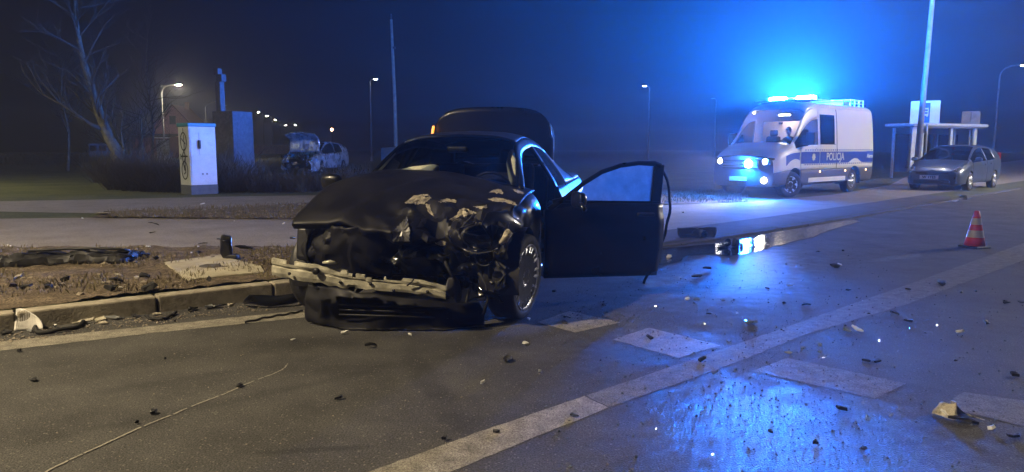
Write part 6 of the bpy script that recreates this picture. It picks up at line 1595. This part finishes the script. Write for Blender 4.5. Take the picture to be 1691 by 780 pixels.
LD = [(55, 629, .09, 'b', 'dark scrap on the dry road at far left'), (253, 684, .07, 'b', 'dark crumb just left of the chalk line'), (396, 640, .06, 'b', 'dark crumb touching the chalk line'), (228, 701, .03, 'b', 'tiny dark crumb below the chalk line crumb'), (612, 575, .10, 'b', 'dark folded scrap in front of the saloon'), (838, 597, .12, 'b', 'flat dark sliver in the oily patch'), (560, 660, .06, 'b', 'dark crumb on the dry road middle'), (734, 728, .05, 'b', 'dark crumb just above the lane line bottom'), (818, 716, .05, 'b', 'dark bead on the lane line'), (948, 689, .06, 'b', 'grey crumb on the lane line end'), (935, 527, .10, 'b', 'upper dark scrap on the first crossing block'), (933, 536, .09, 'b', 'lower dark scrap on the first crossing block'), (1073, 560, .12, 'b', 'dark scrap on the second crossing block'), (568, 553, .07, 'w', 'white chip at the foot of the lower bumper'), (676, 556, .06, 'w', 'white chip below the bumper beam'), (797, 635, .04, 'w', 'white crumb in the oily patch'), (868, 571, .05, 'w', 'white crumb before the first crossing block'), (892, 616, .04, 'w', 'white crumb left of the wet patch'), (873, 529, .06, 'w', 'white chip at the foot of the front wheel'), (273, 595, .03, 'b', 'tiny crumb on the road below the edge line'), (915, 484, .06, 'b', 'dark bead behind the front wheel'), (32, 582, .05, 'b', 'dark crumb on the edge line at far left'), (483, 563, .05, 'w', 'white sliver on the road left of the saloon')]
for k, (u, v, s, t, lab) in enumerate(LD):
    shard({'b': 'dark_fragment', 'w': 'white_chip'}[t], u, v, s, {'b': BPm, 'w': WPm}[t], lab, seed=200 + k, asp=.5, bend=.6, tilt=.35)
# torn pale sheet standing on the fourth crossing block
pl = G(1582, 690); V = []; nu, nv = 16, 12
for i in range(nu + 1):
    for j in range(nv + 1):
        a, b = i / nu - .5, j / nv
        q = Vector((a * .22 * (1 - .5 * b), .05 * math.sin(a * 9) + .05 * b, b * .085 * (1 - 1.5 * abs(a + .12)) + .004)); q += nvec(q * 14, 1) * .014 * (.3 + b); q.z = max(.003, q.z); V.append(q)
mb = MB(); mb.add(V, [(i * (nv + 1) + j, i * (nv + 1) + j + 1, (i + 1) * (nv + 1) + j + 1, (i + 1) * (nv + 1) + j) for i in range(nu) for j in range(nv)])
o = mb.build('torn_sheet', M_['primer'], None, True, .003, sharp=20); o.location = pl; tag(o, 'large torn pale sheet standing crumpled on the fourth crossing block', 'debris')
# lump of torn plastic on the dropped kerb
pl = G(1150, 392, .03)
ob = empty('torn_plastic', (pl.x, pl.y, .04), R(15), 'big dark torn plastic lump lying on the dropped kerb behind the door', 'debris')
rng = random.Random(9)
for k in range(5):
    V = []; a0 = rng.uniform(0, 6.28)
    for i in range(9):
        for j in range(9):
            q = Vector(((i / 8 - .5) * .36, (j / 8 - .5) * .22, .04)) ; q += nvec(q + Vector((k, k, 0)), 5) * .07; q = Matrix.Rotation(a0, 3, 'Z') @ Matrix.Rotation(rng.uniform(-.02, .02) + .35 * (k - 2), 3, 'X') @ q; q += Vector((.07 * (k - 2), 0, .03)); q.z = max(.008, q.z); V.append(q)
    mb = MB(); mb.add(V, [(i * 9 + j, i * 9 + j + 1, (i + 1) * 9 + j + 1, (i + 1) * 9 + j) for i in range(8) for j in range(8)]); mb.build('torn_sheet', BPm, ob, True, .006)
# wreckage standing in the puddle
pl = G(1212, 409)
ob = empty('torn_lamp', (pl.x, pl.y, .0), R(30), 'upright broken lamp parts standing in the puddle before the reflection', 'debris')
MB().box((.10, .07, .13), (.03, .0, .065), Matrix.Rotation(R(14), 3, 'Y')).build('housing', BPm, ob, bevel=.02)
MB().lathe([(.001, .0), (.03, .01), (.055, .05), (.06, .055)], 14, Matrix.Translation((-.08, 0, .06)) @ Matrix.Rotation(R(-70), 4, 'Y')).build('reflector', M_['chrome'], ob, True)
MB().box((.22, .03, .03), (-.2, .02, .018), Matrix.Rotation(R(8), 3, 'Z')).build('bracket', BPm, ob, bevel=.006)
MB().box((.06, .05, .05), (.13, -.02, .03), Matrix.Rotation(R(30), 3, 'Z')).build('bulb_socket', M_['galv'], ob, bevel=.01)

# ------------------------------------------------------------------ the air: haze volume added for the lamps' blue glow, which is mostly lens glare
mb = MB(); mb.box((300, 486, 15.0), (0, 229, 6.0))
hz = mb.build('haze', [], None); hm = bpy.data.materials.new('haze'); hm.use_nodes = True
hn = hm.node_tree; hn.nodes.clear(); ho_ = hn.nodes.new('ShaderNodeOutputMaterial'); pv = hn.nodes.new('ShaderNodeVolumePrincipled')
pv.inputs['Density'].default_value = HAZE; pv.inputs['Anisotropy'].default_value = HAZE_G; pv.inputs['Color'].default_value = (.92, .95, 1, 1); pv.inputs['Density Attribute'].default_value = ''
hn.links.new(pv.outputs['Volume'], ho_.inputs['Volume']); hz.data.materials.append(hm); hz['kind'] = 'stuff'
